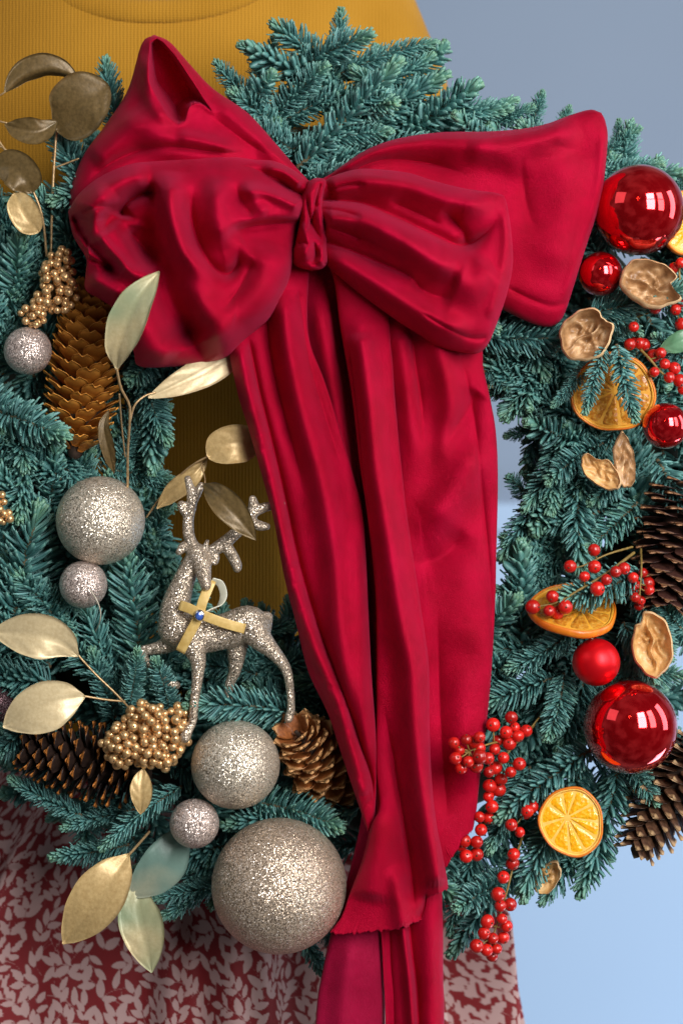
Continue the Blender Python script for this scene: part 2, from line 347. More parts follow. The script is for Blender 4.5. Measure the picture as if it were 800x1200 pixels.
V, F = join([chain([(182, 40, -345, 95), (182, -80, -340, 92), (182, -160, -335, 88), (182, -240, -330, 88)], 28)])
mk('neck', V, F, M_SKIN, person)
# skirt with woven leaf print (print rasterised in numpy, stored as a colour attribute)
def leafprint(wd, hg, seed):
    g = np.random.default_rng(seed); R = 1.0; im = np.zeros((hg, wd), np.float32)
    def stamp(cx, cy, L, Wd, ang, val=1.0):
        x0, x1, y0, y1 = int(max(cx - L, 0)), int(min(cx + L, wd)), int(max(cy - L, 0)), int(min(cy + L, hg))
        if x1 <= x0 or y1 <= y0: return False
        Y, X = np.mgrid[y0:y1, x0:x1]; dx, dy = X - cx, Y - cy; u = dx * math.cos(ang) + dy * math.sin(ang); v = -dx * math.sin(ang) + dy * math.cos(ang)
        tt = np.clip((u / L + 0.5), 0, 1); wdt = Wd * np.sin(np.pi * tt ** 0.8) ** 0.8 * 0.5
        msk = np.clip((wdt - np.abs(v)) + 0.5, 0, 1) * (np.abs(u) < L * 0.5)
        if (im[y0:y1, x0:x1] * (msk > 0.3)).sum() > 0.10 * (msk > 0.3).sum(): return False
        im[y0:y1, x0:x1] = np.maximum(im[y0:y1, x0:x1], msk * val); return True
    for _ in range(int(wd * hg / 450)):
        x, y = g.uniform(0, wd), g.uniform(0, hg); a = g.uniform(-2.4, -0.7) if g.random() < 0.75 else g.uniform(0, 6.28); k = g.uniform(-0.03, 0.03)
        for stp in range(g.integers(2, 6)):
            for side in (-1, 1):
                la = a + side * g.uniform(0.55, 0.95); L = g.uniform(17, 27)
                stamp(x + math.cos(la) * L * 0.6, y + math.sin(la) * L * 0.6, L, L * g.uniform(0.38, 0.5), la)
            for q in range(11):
                xi, yi = int(x), int(y)
                if 1 < xi < wd - 2 and 1 < yi < hg - 2: im[yi:yi + 2, xi:xi + 1] = np.maximum(im[yi:yi + 2, xi:xi + 1], 0.55)
                x += math.cos(a) * 1.0; y += math.sin(a) * 1.0; a += k
        stamp(x + math.cos(a) * 10, y + math.sin(a) * 10, 22, 10, a)
    return im
PRW, PRH = 1700, 800
prt = leafprint(PRW, PRH, 5)
m, nt, b = mat('printed viscose skirt'); at = nd(nt, 'ShaderNodeAttribute', attribute_name='leaf_print').outputs['Fac']; c = objco(nt)
lk(nt, ramp(nt, at, [(0.3, (0.19, 0.006, 0.010)), (0.7, (0.46, 0.30, 0.29))]), b.inputs['Base Color']); b.inputs['Roughness'].default_value = 0.75
nn = noise(nt, c, 1600, 2); bump(nt, nn, 0.2, 0.0004, b); M_SKIRT = m
NT, NH = 900, 400
th = np.r_[np.linspace(-math.pi * 1.02, 0.02 * math.pi, 820), np.linspace(0.03 * math.pi, 0.97 * math.pi, 79)]   # front half is -pi..0
th = np.r_[th, th[:1] + 2 * math.pi]; NT = len(th)
h = np.linspace(0, 1, NH)
TH, H = np.meshgrid(th, h, indexing='ij')
yy = 850 + H * 560
hw = np.interp(yy, [850, 900, 990, 1060, 1200, 1410], [250, 262, 372, 408, 436, 462]); hd = np.interp(yy, [850, 900, 990, 1200, 1410], [140, 145, 175, 215, 235])
pl = np.zeros_like(TH); g = np.random.default_rng(3)
for k in range(34):
    c0 = g.uniform(-math.pi, math.pi); wdt = g.uniform(0.03, 0.07); amp = g.uniform(22, 55)
    d_ = np.abs(((TH - c0 + (g.uniform(-0.06, 0.06)) * H) + math.pi) % (2 * math.pi) - math.pi)
    pl += amp * np.exp(-(d_ / wdt) ** 2) * np.clip((yy - 860) / 180, 0, 1)
pl += 4 * np.sin(TH * 31 + 2 * np.sin(H * 3)) * np.clip((yy - 880) / 100, 0, 1) * np.clip(1 - (yy - 990) / 260, 0.2, 1)
pl -= 7 * np.exp(-((yy - 992) / 5) ** 2)
r1, r2 = hw + pl, hd + pl
kf = 1 - (-330) / D
X = ((190 - 400) * kf + r1 * np.cos(TH)) * S; Y = (330 + r2 * np.sin(TH)) * S; Z = ZC + (600 - yy) * kf * S
# cloth coordinates for the print
jm = int(NH * 0.55); arc = np.r_[0, np.cumsum(np.hypot(np.diff(X[:, jm]), np.diff(Y[:, jm])))] / S
ax = (arc[:, None] + 0 * TH) * 1.1 % (PRW - 1); ay = (yy - 850) * kf * 1.1 % (PRH - 1)
ix, iy = ax.astype(int), ay.astype(int); fx, fy = ax - ix, ay - iy
pv = prt[iy, ix] * (1 - fx) * (1 - fy) + prt[iy, ix + 1] * fx * (1 - fy) + prt[iy + 1, ix] * (1 - fx) * fy + prt[iy + 1, ix + 1] * fx * fy
V = np.stack([X, Y, Z], -1).reshape(-1, 3); sk = mk('skirt', V, gridfaces(NT, NH), M_SKIRT, person)
at_ = sk.data.attributes.new('leaf_print', 'FLOAT', 'POINT'); at_.data.foreach_set('value', pv.ravel().astype(np.float32))

# ================================================================ FIR SPRIGS
def sprig_mesh(idx, L, hw, dens=2.7, curve=0.0, comb=0.0, seed=0, nl=None, blunt=1.0):
    g = np.random.default_rng(seed); V = []; F = []; rnd = []; mid = []; tip = []; mi = []
    def axis(t): return np.array([t * L, curve * L * t * t * 0.5, 0.0])
    sv, sf = tube([axis(t) for t in np.linspace(0, 1, 8)], np.linspace(2.6, 1.5, 8), 6)
    V += sv.tolist(); F += sf; rnd += [0] * len(sv); mid += [0] * len(sv); tip += [0] * len(sv); mi += [1] * len(sf)
    N = int(L * dens); NL = nl or hw * 1.12
    for i in range(N + 16):
        t = min(1.0, (i + 0.5) / N); p = axis(t); end = i >= N - 8
        ph = i * 2.399963 + g.normal(0, 0.25)
        # radial direction round the stem; comb>0 gathers needles to the two sides and up
        ry, rz = math.cos(ph), math.sin(ph)
        rz = rz * (1 - 0.55 * comb) + 0.25 * comb
        nrm = math.hypot(ry, rz); ry /= nrm; rz /= nrm
        ang = math.radians(np.interp(t, [0, 0.75, 0.95, 1.0], [72, 62, 42, 16]) + g.normal(0, 6))
        if i >= N: ang = math.radians(g.uniform(2, 34))
        ln = NL * np.interp(t, [0, 0.15, 0.7, 1.0], [0.75, 1.0, 0.95, 0.62]) * g.uniform(0.82, 1.12)
        fwd = np.array([1, curve * t, 0.0]); fwd /= np.linalg.norm(fwd); rad = np.array([0, ry, rz])
        d0 = fwd * math.cos(ang) + rad * math.sin(ang); bend = g.uniform(0.35, 0.85)
        d1 = d0 + fwd * bend * 0.9 + np.array([0, 0, 0.35 * bend]); d1 /= np.linalg.norm(d1)
        side = np.cross(fwd, d0); sn = np.linalg.norm(side); side = side / sn if sn > 1e-3 else np.array([0, 1.0, 0])
        tw = g.normal(0, 0.5); upn = np.cross(side, d0); side2 = side * math.cos(tw) + upn * math.sin(tw); up2 = np.cross(d0, side2)
        w = g.uniform(1.9, 2.5) * blunt; th_ = 0.9; rv = g.random(); base = len(V); tipv = max(0, (t - 0.8) / 0.2) * g.uniform(0.3, 1)
        R = 5
        for k in range(R):
            s_ = k / (R - 1); q = p + d0 * ln * s_ * (1 - 0.5 * s_) + d1 * ln * 0.5 * s_ * s_
            ww = w * [0.55, 0.9, 1.0, 0.98, 0.6][k]
            V.append((q + side2 * ww).tolist()); V.append((q + up2 * th_).tolist()); V.append((q - side2 * ww).tolist()); V.append((q - up2 * th_).tolist())
            rnd += [rv] * 4; mid += [0, 1, 0, 0.55]; tip += [tipv + 0.25 * (k == R - 1)] * 4
        for k in range(R - 1):
            for j in range(4):
                a = base + k * 4 + j; b_ = base + k * 4 + (j + 1) % 4; F.append((a, b_, b_ + 4, a + 4)); mi.append(0)
        F.append((base + 16, base + 17, base + 18, base + 19)); mi.append(0)
    me = bpy.data.meshes.new('fir_sprig'); me.from_pydata((np.array(V) * S).tolist(), [], F)
    me.materials.append(M_FIR); me.materials.append(M_TWIG); me.polygons.foreach_set('material_index', mi)
    me.polygons.foreach_set('use_smooth', [True] * len(me.polygons))
    for nm, arr in (('rnd', rnd), ('mid', mid), ('tip', tip)):
        a = me.attributes.new(nm, 'FLOAT', 'POINT'); a.data.foreach_set('value', np.array(arr, np.float32))
    return me
SPR = []      # (mesh, length, halfwidth)
k = 0
for (L, hw, comb, cv) in ((100, 24, 0.3, 0.0), (100, 24, 0.8, 0.25), (100, 24, 0.5, -0.3), (100, 18, 0.4, 0.12), (100, 18, 0.9, -0.15),
                          (130, 22, 0.7, 0.3), (130, 22, 0.4, -0.25), (130, 26, 0.9, 0.1), (75, 26, 0.2, 0.1), (75, 22, 0.6, -0.2), (150, 19, 0.8, 0.2), (60, 22, 0.1, 0.0)):
    SPR.append((sprig_mesh(k, L, hw, 1.75, cv, comb, seed=40 + k), L, hw)); k += 1
CX, CY, RM = 400, 560, 365
wreath = empty('fir_wreath', P(CX, CY, -40), 'large round wreath of dense blue green fir sprigs carrying all the ornaments', 'wreath')
# straw base ring
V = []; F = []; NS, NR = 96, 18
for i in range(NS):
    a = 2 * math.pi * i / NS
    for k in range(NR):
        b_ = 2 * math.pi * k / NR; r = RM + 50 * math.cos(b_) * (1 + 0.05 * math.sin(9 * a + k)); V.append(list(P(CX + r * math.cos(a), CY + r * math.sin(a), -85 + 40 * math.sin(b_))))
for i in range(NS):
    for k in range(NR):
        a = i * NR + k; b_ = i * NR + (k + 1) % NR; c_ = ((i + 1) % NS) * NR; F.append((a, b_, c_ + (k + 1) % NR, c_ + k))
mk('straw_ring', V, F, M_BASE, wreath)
nspr = 0
def sprig(bx, by, tx, ty, hw, f0, f1, roll=None, r=random):
    global nspr
    b0, t0 = P(bx, by, f0), P(tx, ty, f1); d = t0 - b0; L = d.length / S
    if roll is None: roll = r.uniform(-0.9, 0.9)
    best = min(SPR, key=lambda q: abs(math.log((q[1] / q[2]) / (L / hw))) + r.random() * 0.35)
    up = Vector((0, -1, 0.25)); M = frame(d, up); k = hw / best[2]
    sc = Matrix.Diagonal((L / best[1], k, k, 1))
    o = inst('fir_sprig', best[0], Matrix.Translation(b0) @ M @ Matrix.Rotation(roll, 4, 'X') @ sc, wreath); nspr += 1; return o
HERO = [ # base x,y, tip x,y, half width, f base, f tip
 (388,100,404,20,17,0,10),(400,85,498,40,16,10,20),(410,118,500,72,21,5,15),(350,195,464,88,25,35,70),(385,165,515,100,24,20,35),(440,145,582,118,22,15,20),
 (308,105,322,46,13,-20,-5),(320,140,370,75,21,10,40),(335,140,405,98,20,10,25),(300,120,252,86,16,0,20),(310,120,300,64,15,-5,5),(335,165,285,105,20,10,45),(360,190,300,140,20,10,60),
 (345,175,445,140,20,30,55),(370,200,500,150,20,30,50),(470,160,600,135,18,10,25),(620,155,634,112,13,5,15),(598,150,590,122,12,5,15),(560,150,620,130,14,5,20),
 (700,190,738,148,13,0,10),(690,205,768,188,14,0,20),(722,200,728,146,11,-10,-5),(790,230,806,205,14,-10,0),(655,160,665,130,12,0,5),
 (145,165,112,84,21,0,20),(120,260,78,158,25,20,40),(110,320,52,222,25,20,45),(60,400,-5,268,28,10,35),(55,360,80,285,24,20,40),(20,300,-20,200,24,0,20),
 (-30,470,66,508,30,40,95),(20,470,25,540,25,20,60),(140,500,192,474,18,0,20),(135,535,190,512,16,0,10),(128,550,194,560,18,5,15),(60,530,100,575,20,20,30),(140,540,165,490,15,10,25),
 (15,740,30,612,36,30,65),(80,750,38,672,26,40,60),(165,825,172,648,33,20,60),(192,800,205,690,22,0,15),(100,720,150,790,24,10,30),(60,620,-10,560,28,30,50),(70,560,10,520,26,30,60),
 (150,835,165,768,16,60,100),(198,835,192,776,16,60,100),(150,820,90,720,24,20,45),(135,840,110,770,20,30,50),(345,836,236,812,25,70,98),(300,790,230,770,18,10,30),
 (220,760,340,725,20,-20,-10),(300,800,385,760,22,-10,0),(350,790,260,745,18,-10,5),(60,800,-20,790,30,20,40),(20,870,-30,820,24,10,40),(50,840,0,880,24,20,50),
 (95,955,16,922,15,20,35),(155,950,78,965,14,10,25),(212,922,120,978,16,55,85),(150,990,68,1010,17,5,20),(140,960,100,935,14,0,10),(170,955,85,970,13,-10,0),
 (250,1040,186,1052,15,15,30),(260,1030,195,1072,16,0,15),(420,945,262,998,22,20,40),(380,950,270,960,20,10,30),(250,960,170,1030,16,0,5),(340,1060,372,1140,16,0,10),(370,1060,395,1120,16,0,10),(300,940,400,935,18,10,20),
 (560,392,662,408,25,40,62),(655,432,583,424,20,20,35),(715,560,642,520,24,-20,0),(715,520,650,500,22,-25,-5),(705,600,634,590,24,-25,-5),(700,640,632,655,24,-25,0),(690,700,612,720,24,-20,0),(700,580,650,640,24,-30,-10),(130,250,84,170,24,10,25),(150,230,95,205,22,-10,5),(120,300,62,262,24,0,20),(130,330,70,300,24,0,20),(90,330,30,292,24,-5,20),(60,380,-10,330,26,0,20),(40,440,-10,400,26,10,30),(660,455,600,452,19,10,25),(640,440,578,462,17,-10,5),(655,470,622,506,15,0,10),(610,400,578,440,18,0,10),(570,430,600,462,18,15,30),(640,420,598,468,17,25,40),(688,425,655,478,10,60,80),(708,408,683,476,13,100,122),(722,405,738,486,16,100,125),
 (655,500,596,508,13,-10,0),(705,520,642,550,20,30,60),(655,555,588,642,22,10,20),(680,545,668,655,26,25,50),(700,600,640,620,22,10,30),(645,690,582,686,17,0,10),(660,650,600,700,17,-10,5),
 (750,670,672,714,25,65,98),(670,740,610,790,19,35,65),(645,795,578,818,24,30,60),(640,765,580,760,22,10,30),(660,790,655,862,20,45,75),(690,880,584,948,23,50,80),(722,905,702,1042,27,20,30),
 (660,945,604,1035,24,35,50),(590,1030,540,1062,22,30,90),(610,1010,528,1105,22,10,25),(735,890,762,935,18,30,60),(690,980,640,1050,20,10,20),(620,900,570,985,20,20,45),(605,870,575,900,20,20,50),
 (690,368,805,342,21,45,75),(690,350,740,385,20,30,55),(760,330,810,372,18,40,60),(770,540,805,600,22,20,50),(740,545,700,590,20,20,45),(745,590,700,640,22,20,50),(800,420,765,400,16,30,60),
 (720,500,690,580,22,10,30),(800,740,770,700,18,30,50),(740,690,790,760,22,20,45),(730,730,760,790,20,20,40),(650,430,610,400,20,15,35),
 (330,830,345,712,22,-30,-20),(370,830,300,728,22,-25,-10),(290,790,300,715,20,-35,-25),(400,820,370,740,20,-30,-30),(260,790,250,720,20,-20,-10),(620,585,600,560,15,-20,-10),(640,480,618,495,14,-15,-5),(555,1000,530,1085,20,0,15),
]
rr = random.Random(11)
for hsp in HERO: sprig(*hsp, r=rr)
OBST = [(118,610,60,75),(98,685,34,70),(33,411,32,80),(276,896,58,90),(228,965,34,90),(327,1038,84,80),(748,246,56,70),(703,321,30,70),(779,499,32,75),(698,776,33,80),(738,852,60,80),
        (95,440,60,60),(95,895,70,50),(360,870,55,60),(790,640,58,60),(775,950,55,45),(718,460,52,70),(672,712,52,60),(669,963,44,80),(172,862,54,90),(62,340,35,80),(763,330,36,75),(686,392,30,75),(714,545,34,80),(764,756,34,75),
        (740,435,60,55),(580,870,50,70),(590,930,40,60),(590,1020,40,50),(700,680,70,70),(235,720,60,70),(300,735,50,70),(230,800,30,70)]
r2 = random.Random(5)
def okp(x, y, f, hw):
    for (ox, oy, r_, of) in OBST:
        if (x - ox) ** 2 + (y - oy) ** 2 < (r_ + hw * 0.35) ** 2 and f > of - r_ * 0.9: return False
    return True
tries = 0; FILL = []
for layer, count in ((0, 150), (1, 215)):
    got = 0
    while got < count and tries < 9000:
        tries += 1
        th_ = r2.uniform(0, 2 * math.pi)
        rho = r2.uniform(-125, 128); prof = math.sqrt(max(0, 1 - (rho / 140) ** 2))
        f0 = (-50 + (35 if layer == 0 else 70) * prof)
        x, y = CX + (RM + rho) * math.cos(th_), CY + (RM + rho) * math.sin(th_)
        er = Vector((math.cos(th_), math.sin(th_), 0)); et = Vector((-math.sin(th_), math.cos(th_), 0)) * (1 if r2.random() < 0.6 else -1)
        d = er * (rho / 130 * 0.9 + r2.gauss(0, 0.3)) + et * r2.uniform(0.35, 1.0) + Vector((0, 0, 1)) * (0.30 * prof + r2.gauss(0, 0.12) + (0.15 if layer else -0.15))
        d.normalize(); L = r2.uniform(75, 135); hw = r2.uniform(21, 30)
        tx, ty, tf = x + d.x * L, y + d.y * L, f0 + d.z * L
        dist = math.hypot(tx - CX, ty - CY)
        if dist < (214 if tx > CX + 60 else 212) or dist > 540 or tf > 62: continue
        if tx < -60 and r2.random() < 0.6 or tx > 880 and r2.random() < 0.6: continue
        if ty < 110 and not (260 < tx < 560): continue
        if tx < 230 and ty < 215 : continue
        bad = lambda q: not all(okp(x + d.x * L * t, y + d.y * L * t, q + d.z * L * t + hw * 0.5, hw) for t in (0.0, 0.3, 0.65, 1.0))
        if bad(f0):
            for dz in (20, 40, 60, 80):
                if not bad(f0 - dz): break
            else: continue
            f0 -= dz; tf -= dz
        FILL.append((x, y, tx, ty, hw, f0, tf)); got += 1
room = 298 - nspr
for a in FILL[-room:]: sprig(*a, r=r2)
# the rest of the greenery at the back, one joined mass
V = []; F = []; rest = FILL[:-room]
lowm = sprig_mesh(99, 100, 24, 0.9, 0.1, 0.4, seed=5, blunt=1.9)
lv = np.empty(len(lowm.vertices) * 3); lowm.vertices.foreach_get('co', lv); lv = lv.reshape(-1, 3)
lf = [tuple(p.vertices) for p in lowm.polygons]; lmi = [p.material_index for p in lowm.polygons]
la = {}
for nm in ('rnd', 'mid', 'tip'):
    a = np.empty(len(lv), np.float32); lowm.attributes[nm].data.foreach_get('value', a); la[nm] = a
VV = []; FF = []; off = 0
back = []
for i in range(120):
    th_ = r2.uniform(0, 6.283); rho = r2.uniform(-90, 90); x, y = CX + (RM + rho) * math.cos(th_), CY + (RM + rho) * math.sin(th_)
    L = r2.uniform(70, 110); a = r2.uniform(0, 6.283); tx, ty = x + math.cos(a) * L * 0.8, y + math.sin(a) * L * 0.8
    if not 215 < math.hypot(tx - CX, ty - CY) < 500: continue
    back.append((x, y, tx, ty, 24, r2.uniform(-90, -50), r2.uniform(-120, -60)))
for (bx, by, tx, ty, hw, f0, f1) in rest + back:
    b0, t0 = P(bx, by, f0), P(tx, ty, f1); d = t0 - b0; L = d.length / S
    M = Matrix.Translation(b0) @ frame(d, (0, -1, 0.2)) @ Matrix.Rotation(r2.uniform(-1, 1), 4, 'X') @ Matrix.Diagonal((L / 100, hw / 24, hw / 24, 1))
    A = np.array(M); VV.append(lv @ A[:3, :3].T + A[:3, 3]); FF += [tuple(i + off for i in f) for f in lf]; off += len(lv)
o = mk('undergrowth_needles', np.vstack(VV), FF, [M_FIR, M_TWIG], wreath, mi=lmi * (len(VV))); o['kind'] = 'stuff'
for nm in la:
    a = o.data.attributes.new(nm, 'FLOAT', 'POINT'); a.data.foreach_set('value', np.tile(la[nm], len(VV)))
bpy.data.meshes.remove(lowm)

# ================================================================ VELVET BOW
def z1(p): return [(60 + x / 2.353, 30 + y / 2.353) for x, y in p]
def z2(p): return [(330 + x / 2.0, 110 + y / 2.0) for x, y in p]
def z3(p): return [(250 + x / 2.162, 380 + y / 2.162) for x, y in p]
def z4(p): return [(320 + x / 2.667, 780 + y / 2.667) for x, y in p]
def polydist(X, Y, pts):
    best = np.full(X.shape, 1e9); sd = np.zeros(X.shape); par = np.zeros(X.shape); pts = cr(pts, max(6, 5 * len(pts))) if len(pts) > 2 else np.array(pts, float)
    L = np.r_[0, np.cumsum(np.linalg.norm(np.diff(pts, axis=0), axis=1))]
    for i in range(len(pts) - 1):
        (x0, y0), (x1, y1) = pts[i], pts[i + 1]; dx, dy = x1 - x0, y1 - y0; l2 = dx * dx + dy * dy + 1e-9
        t = np.clip(((X - x0) * dx + (Y - y0) * dy) / l2, 0, 1); ex, ey = X - (x0 + t * dx), Y - (y0 + t * dy); d = np.hypot(ex, ey)
        s = np.sign(dx * ey - dy * ex); m_ = d < best; best = np.where(m_, d, best); sd = np.where(m_, s * d, sd); par = np.where(m_, (L[i] + t * (L[i + 1] - L[i])) / L[-1], par)
    return best, sd, par
def sst(a, b, x): t = np.clip((x - a) / (b - a), 0, 1); return t * t * (3 - 2 * t)
def stroke(X, Y, st):
    kind, h_, w_, pts = st[:4]; e0, e1 = (st[4] if len(st) > 4 else (0.2, 0.25))
    d, sd, p = polydist(X, Y, pts); tp = np.ones_like(p)
    if e0 > 0: tp = tp * (0.0 + 1.0 * sst(-0.02, e0, p))
    if e1 > 0: tp = tp * (1 - sst(1 - e1, 1.02, p))
    if kind == 'ridge': return h_ * tp * np.exp(-(d / w_) ** 2)
    if kind == 'crease': return -h_ * tp * np.exp(-d / w_)
    if kind == 'step':   # high on the right-hand side of the stroke direction (screen), drops sharply across it
        W_ = st[5] if len(st) > 5 else w_ * 8
        return h_ * tp * (np.tanh(sd / w_)) * np.exp(-(d / W_) ** 2)
def inpoly(X, Y, poly):
    ins = np.zeros(X.shape, bool); n = len(poly)
    for i in range(n):
        (x0, y0), (x1, y1) = poly[i], poly[(i + 1) % n]
        c = ((y0 > Y) != (y1 > Y)) & (X < (x1 - x0) * (Y - y0) / (y1 - y0 + 1e-12) + x0); ins ^= c
    return ins
bow = empty('velvet_bow', P(365, 265, 60), 'big crimson velvet bow with long hanging tails tied across the wreath', 'bow')
def cloth(name, A, B, n, m_, base, puff, strokes=(), pe=2.6, closed=True, back=0.5, hole=None, end=None, mat_=M_VEL, wob=1.2, tend=(0, 0), thick=2.2, seed=1, gain=1.6, blur=4):
    a = cr(A, n); b_ = cr(B, n); u = np.linspace(0, 1, m_); u = 0.5 - 0.5 * np.cos(u * math.pi) * (0.55) - 0.45 * (0.5 - u) * 1.0 if closed else u
    u = (u - u.min()) / (u.max() - u.min())
    X = a[:, None, 0] * (1 - u) + b_[:, None, 0] * u; Y = a[:, None, 1] * (1 - u) + b_[:, None, 1] * u
    t = np.linspace(0, 1, n)[:, None] + 0 * X; U = u[None, :] + 0 * X
    if end is not None:
        e = cr(end, m_); ej = np.random.default_rng(seed + 50); jt = ej.normal(0, 1, m_); jt = np.convolve(jt, [0.25, 0.5, 0.25], 'same'); e[2:-2, 1] += 1.5 * jt[2:-2]; wgt = sst(end_start, 1, t); X = X + (e[None, :, 0] - X[-1:, :]) * wgt; Y = Y + (e[None, :, 1] - Y[-1:, :]) * wgt
    prof = np.clip(1 - np.abs(2 * U - 1) ** pe, 0, 1) ** (1 / pe)
    tt = np.ones_like(t)
    if tend[0] > 0: tt = tt * np.sqrt(np.clip(1 - (1 - np.clip(t / tend[0], 0, 1)) ** 2, 0, 1))
    if tend[1] > 0: tt = tt * np.sqrt(np.clip(1 - (1 - np.clip((1 - t) / tend[1], 0, 1)) ** 2, 0, 1))
    pf = np.interp(t, np.linspace(0, 1, len(puff)), puff) if hasattr(puff, '__len__') else puff
    bs = base(X, Y) if callable(base) else base
    g = np.random.default_rng(seed); rel = np.zeros_like(X)
    for s_ in strokes: rel = rel + gain * stroke(X, Y, s_)
    for k in range(5):
        fx, fy, ph, q = g.uniform(-0.05, 0.05), g.uniform(-0.05, 0.05), g.uniform(0, 6.28), g.uniform(0.4, 1)
        rel = rel + wob * q * np.sin(X * fx + Y * fy + ph + 1.3 * np.sin(X * fy * 0.7 - Y * fx * 0.6))
    for _ in range(blur):
        rp = np.pad(rel, 1, mode='edge'); rel = (rp[:-2, 1:-1] + rp[2:, 1:-1] + rp[1:-1, :-2] + rp[1:-1, 2:] + 2 * rel) / 6
    env = np.clip(prof * 1.6, 0, 1) * np.clip(tt * 1.6, 0, 1) if closed else 1.0
    f = bs + pf * prof * tt + rel * (0.25 + 0.75 * env)
    if hole is not None:
        poly, dep, wd = hole; d, sd, p = polydist(X, Y, list(poly) + [poly[0]]); ins = inpoly(X, Y, poly)
        f = f - np.where(ins, dep * (1 - np.exp(-d / wd)), 0) + 3.5 * np.exp(-(d / 4.0) ** 2)
    V = PA(X, Y, f).reshape(-1, 3); F = gridfaces(n, m_, 0, False)
    if closed:
        fb = bs - pf * prof * tt * back - thick
        V2 = PA(X, Y, fb).reshape(-1, 3); k = n * m_; F += gridfaces(n, m_, k, True)
        V = np.vstack([V, V2])
        loop = [i * m_ for i in range(n)] + [(n - 1) * m_ + j for j in range(1, m_)] + [i * m_ + m_ - 1 for i in range(n - 2, -1, -1)] + [j for j in range(m_ - 2, 0, -1)]
        F += [(loop[i], loop[(i + 1) % len(loop)], loop[(i + 1) % len(loop)] + k, loop[i] + k) for i in range(len(loop))]
    o = mk(name, V, F, mat_, bow)
    if not closed:
        md = o.modifiers.new('thickness', 'SOLIDIFY'); md.thickness = thick * S; md.offset = 0
    return o
end_start = 0.8
R_, C_, T_ = 'ridge', 'crease', 'step'
# --- upper left loop with its open mouth at the top
A = [(182, 41), (200, 50), (225, 78), (250, 104), (290, 132), (322, 167), (347, 196), (364, 214)]
B = [(180, 41), (166, 52), (150, 105), (124, 146), (98, 182), (83, 222), (84, 250), (110, 262), (200, 250), (300, 240), (360, 228)]
mouth = [(176, 50), (184, 45), (192, 50), (206, 66), (226, 96), (240, 118), (249, 131), (238, 123), (228, 121), (221, 127), (217, 141), (208, 145), (197, 136), (184, 114), (175, 96), (174, 75)]
cloth('bow_loop', A, B, 260, 220, lambda X, Y: 62 + 0.10 * (X - 100) * 0.6 + 22 * sst(140, 40, Y), [10, 30, 45, 50, 42, 32, 24, 12],
      [(R_, 10, 9, z1([(262, 70), (268, 180), (300, 240), (345, 275)])), (R_, 14, 22, [(160, 120), (190, 160), (240, 175), (300, 180)]),
       (C_, 9, 5, z1([(90, 440), (180, 370), (300, 335), (470, 350), (560, 350)])), (R_, 9, 16, z1([(110, 380), (200, 300), (240, 230)])),
       (R_, 9, 13, z1([(450, 190), (520, 260), (600, 340), (670, 390)])), (C_, 5, 7, z1([(440, 250), (520, 310), (600, 360)])), (R_, 6, 8, z1([(340, 300), (430, 320), (520, 350)]))],
      pe=2.2, hole=(mouth, 85, 9), tend=(0.06, 0.06), wob=1.5, seed=2)
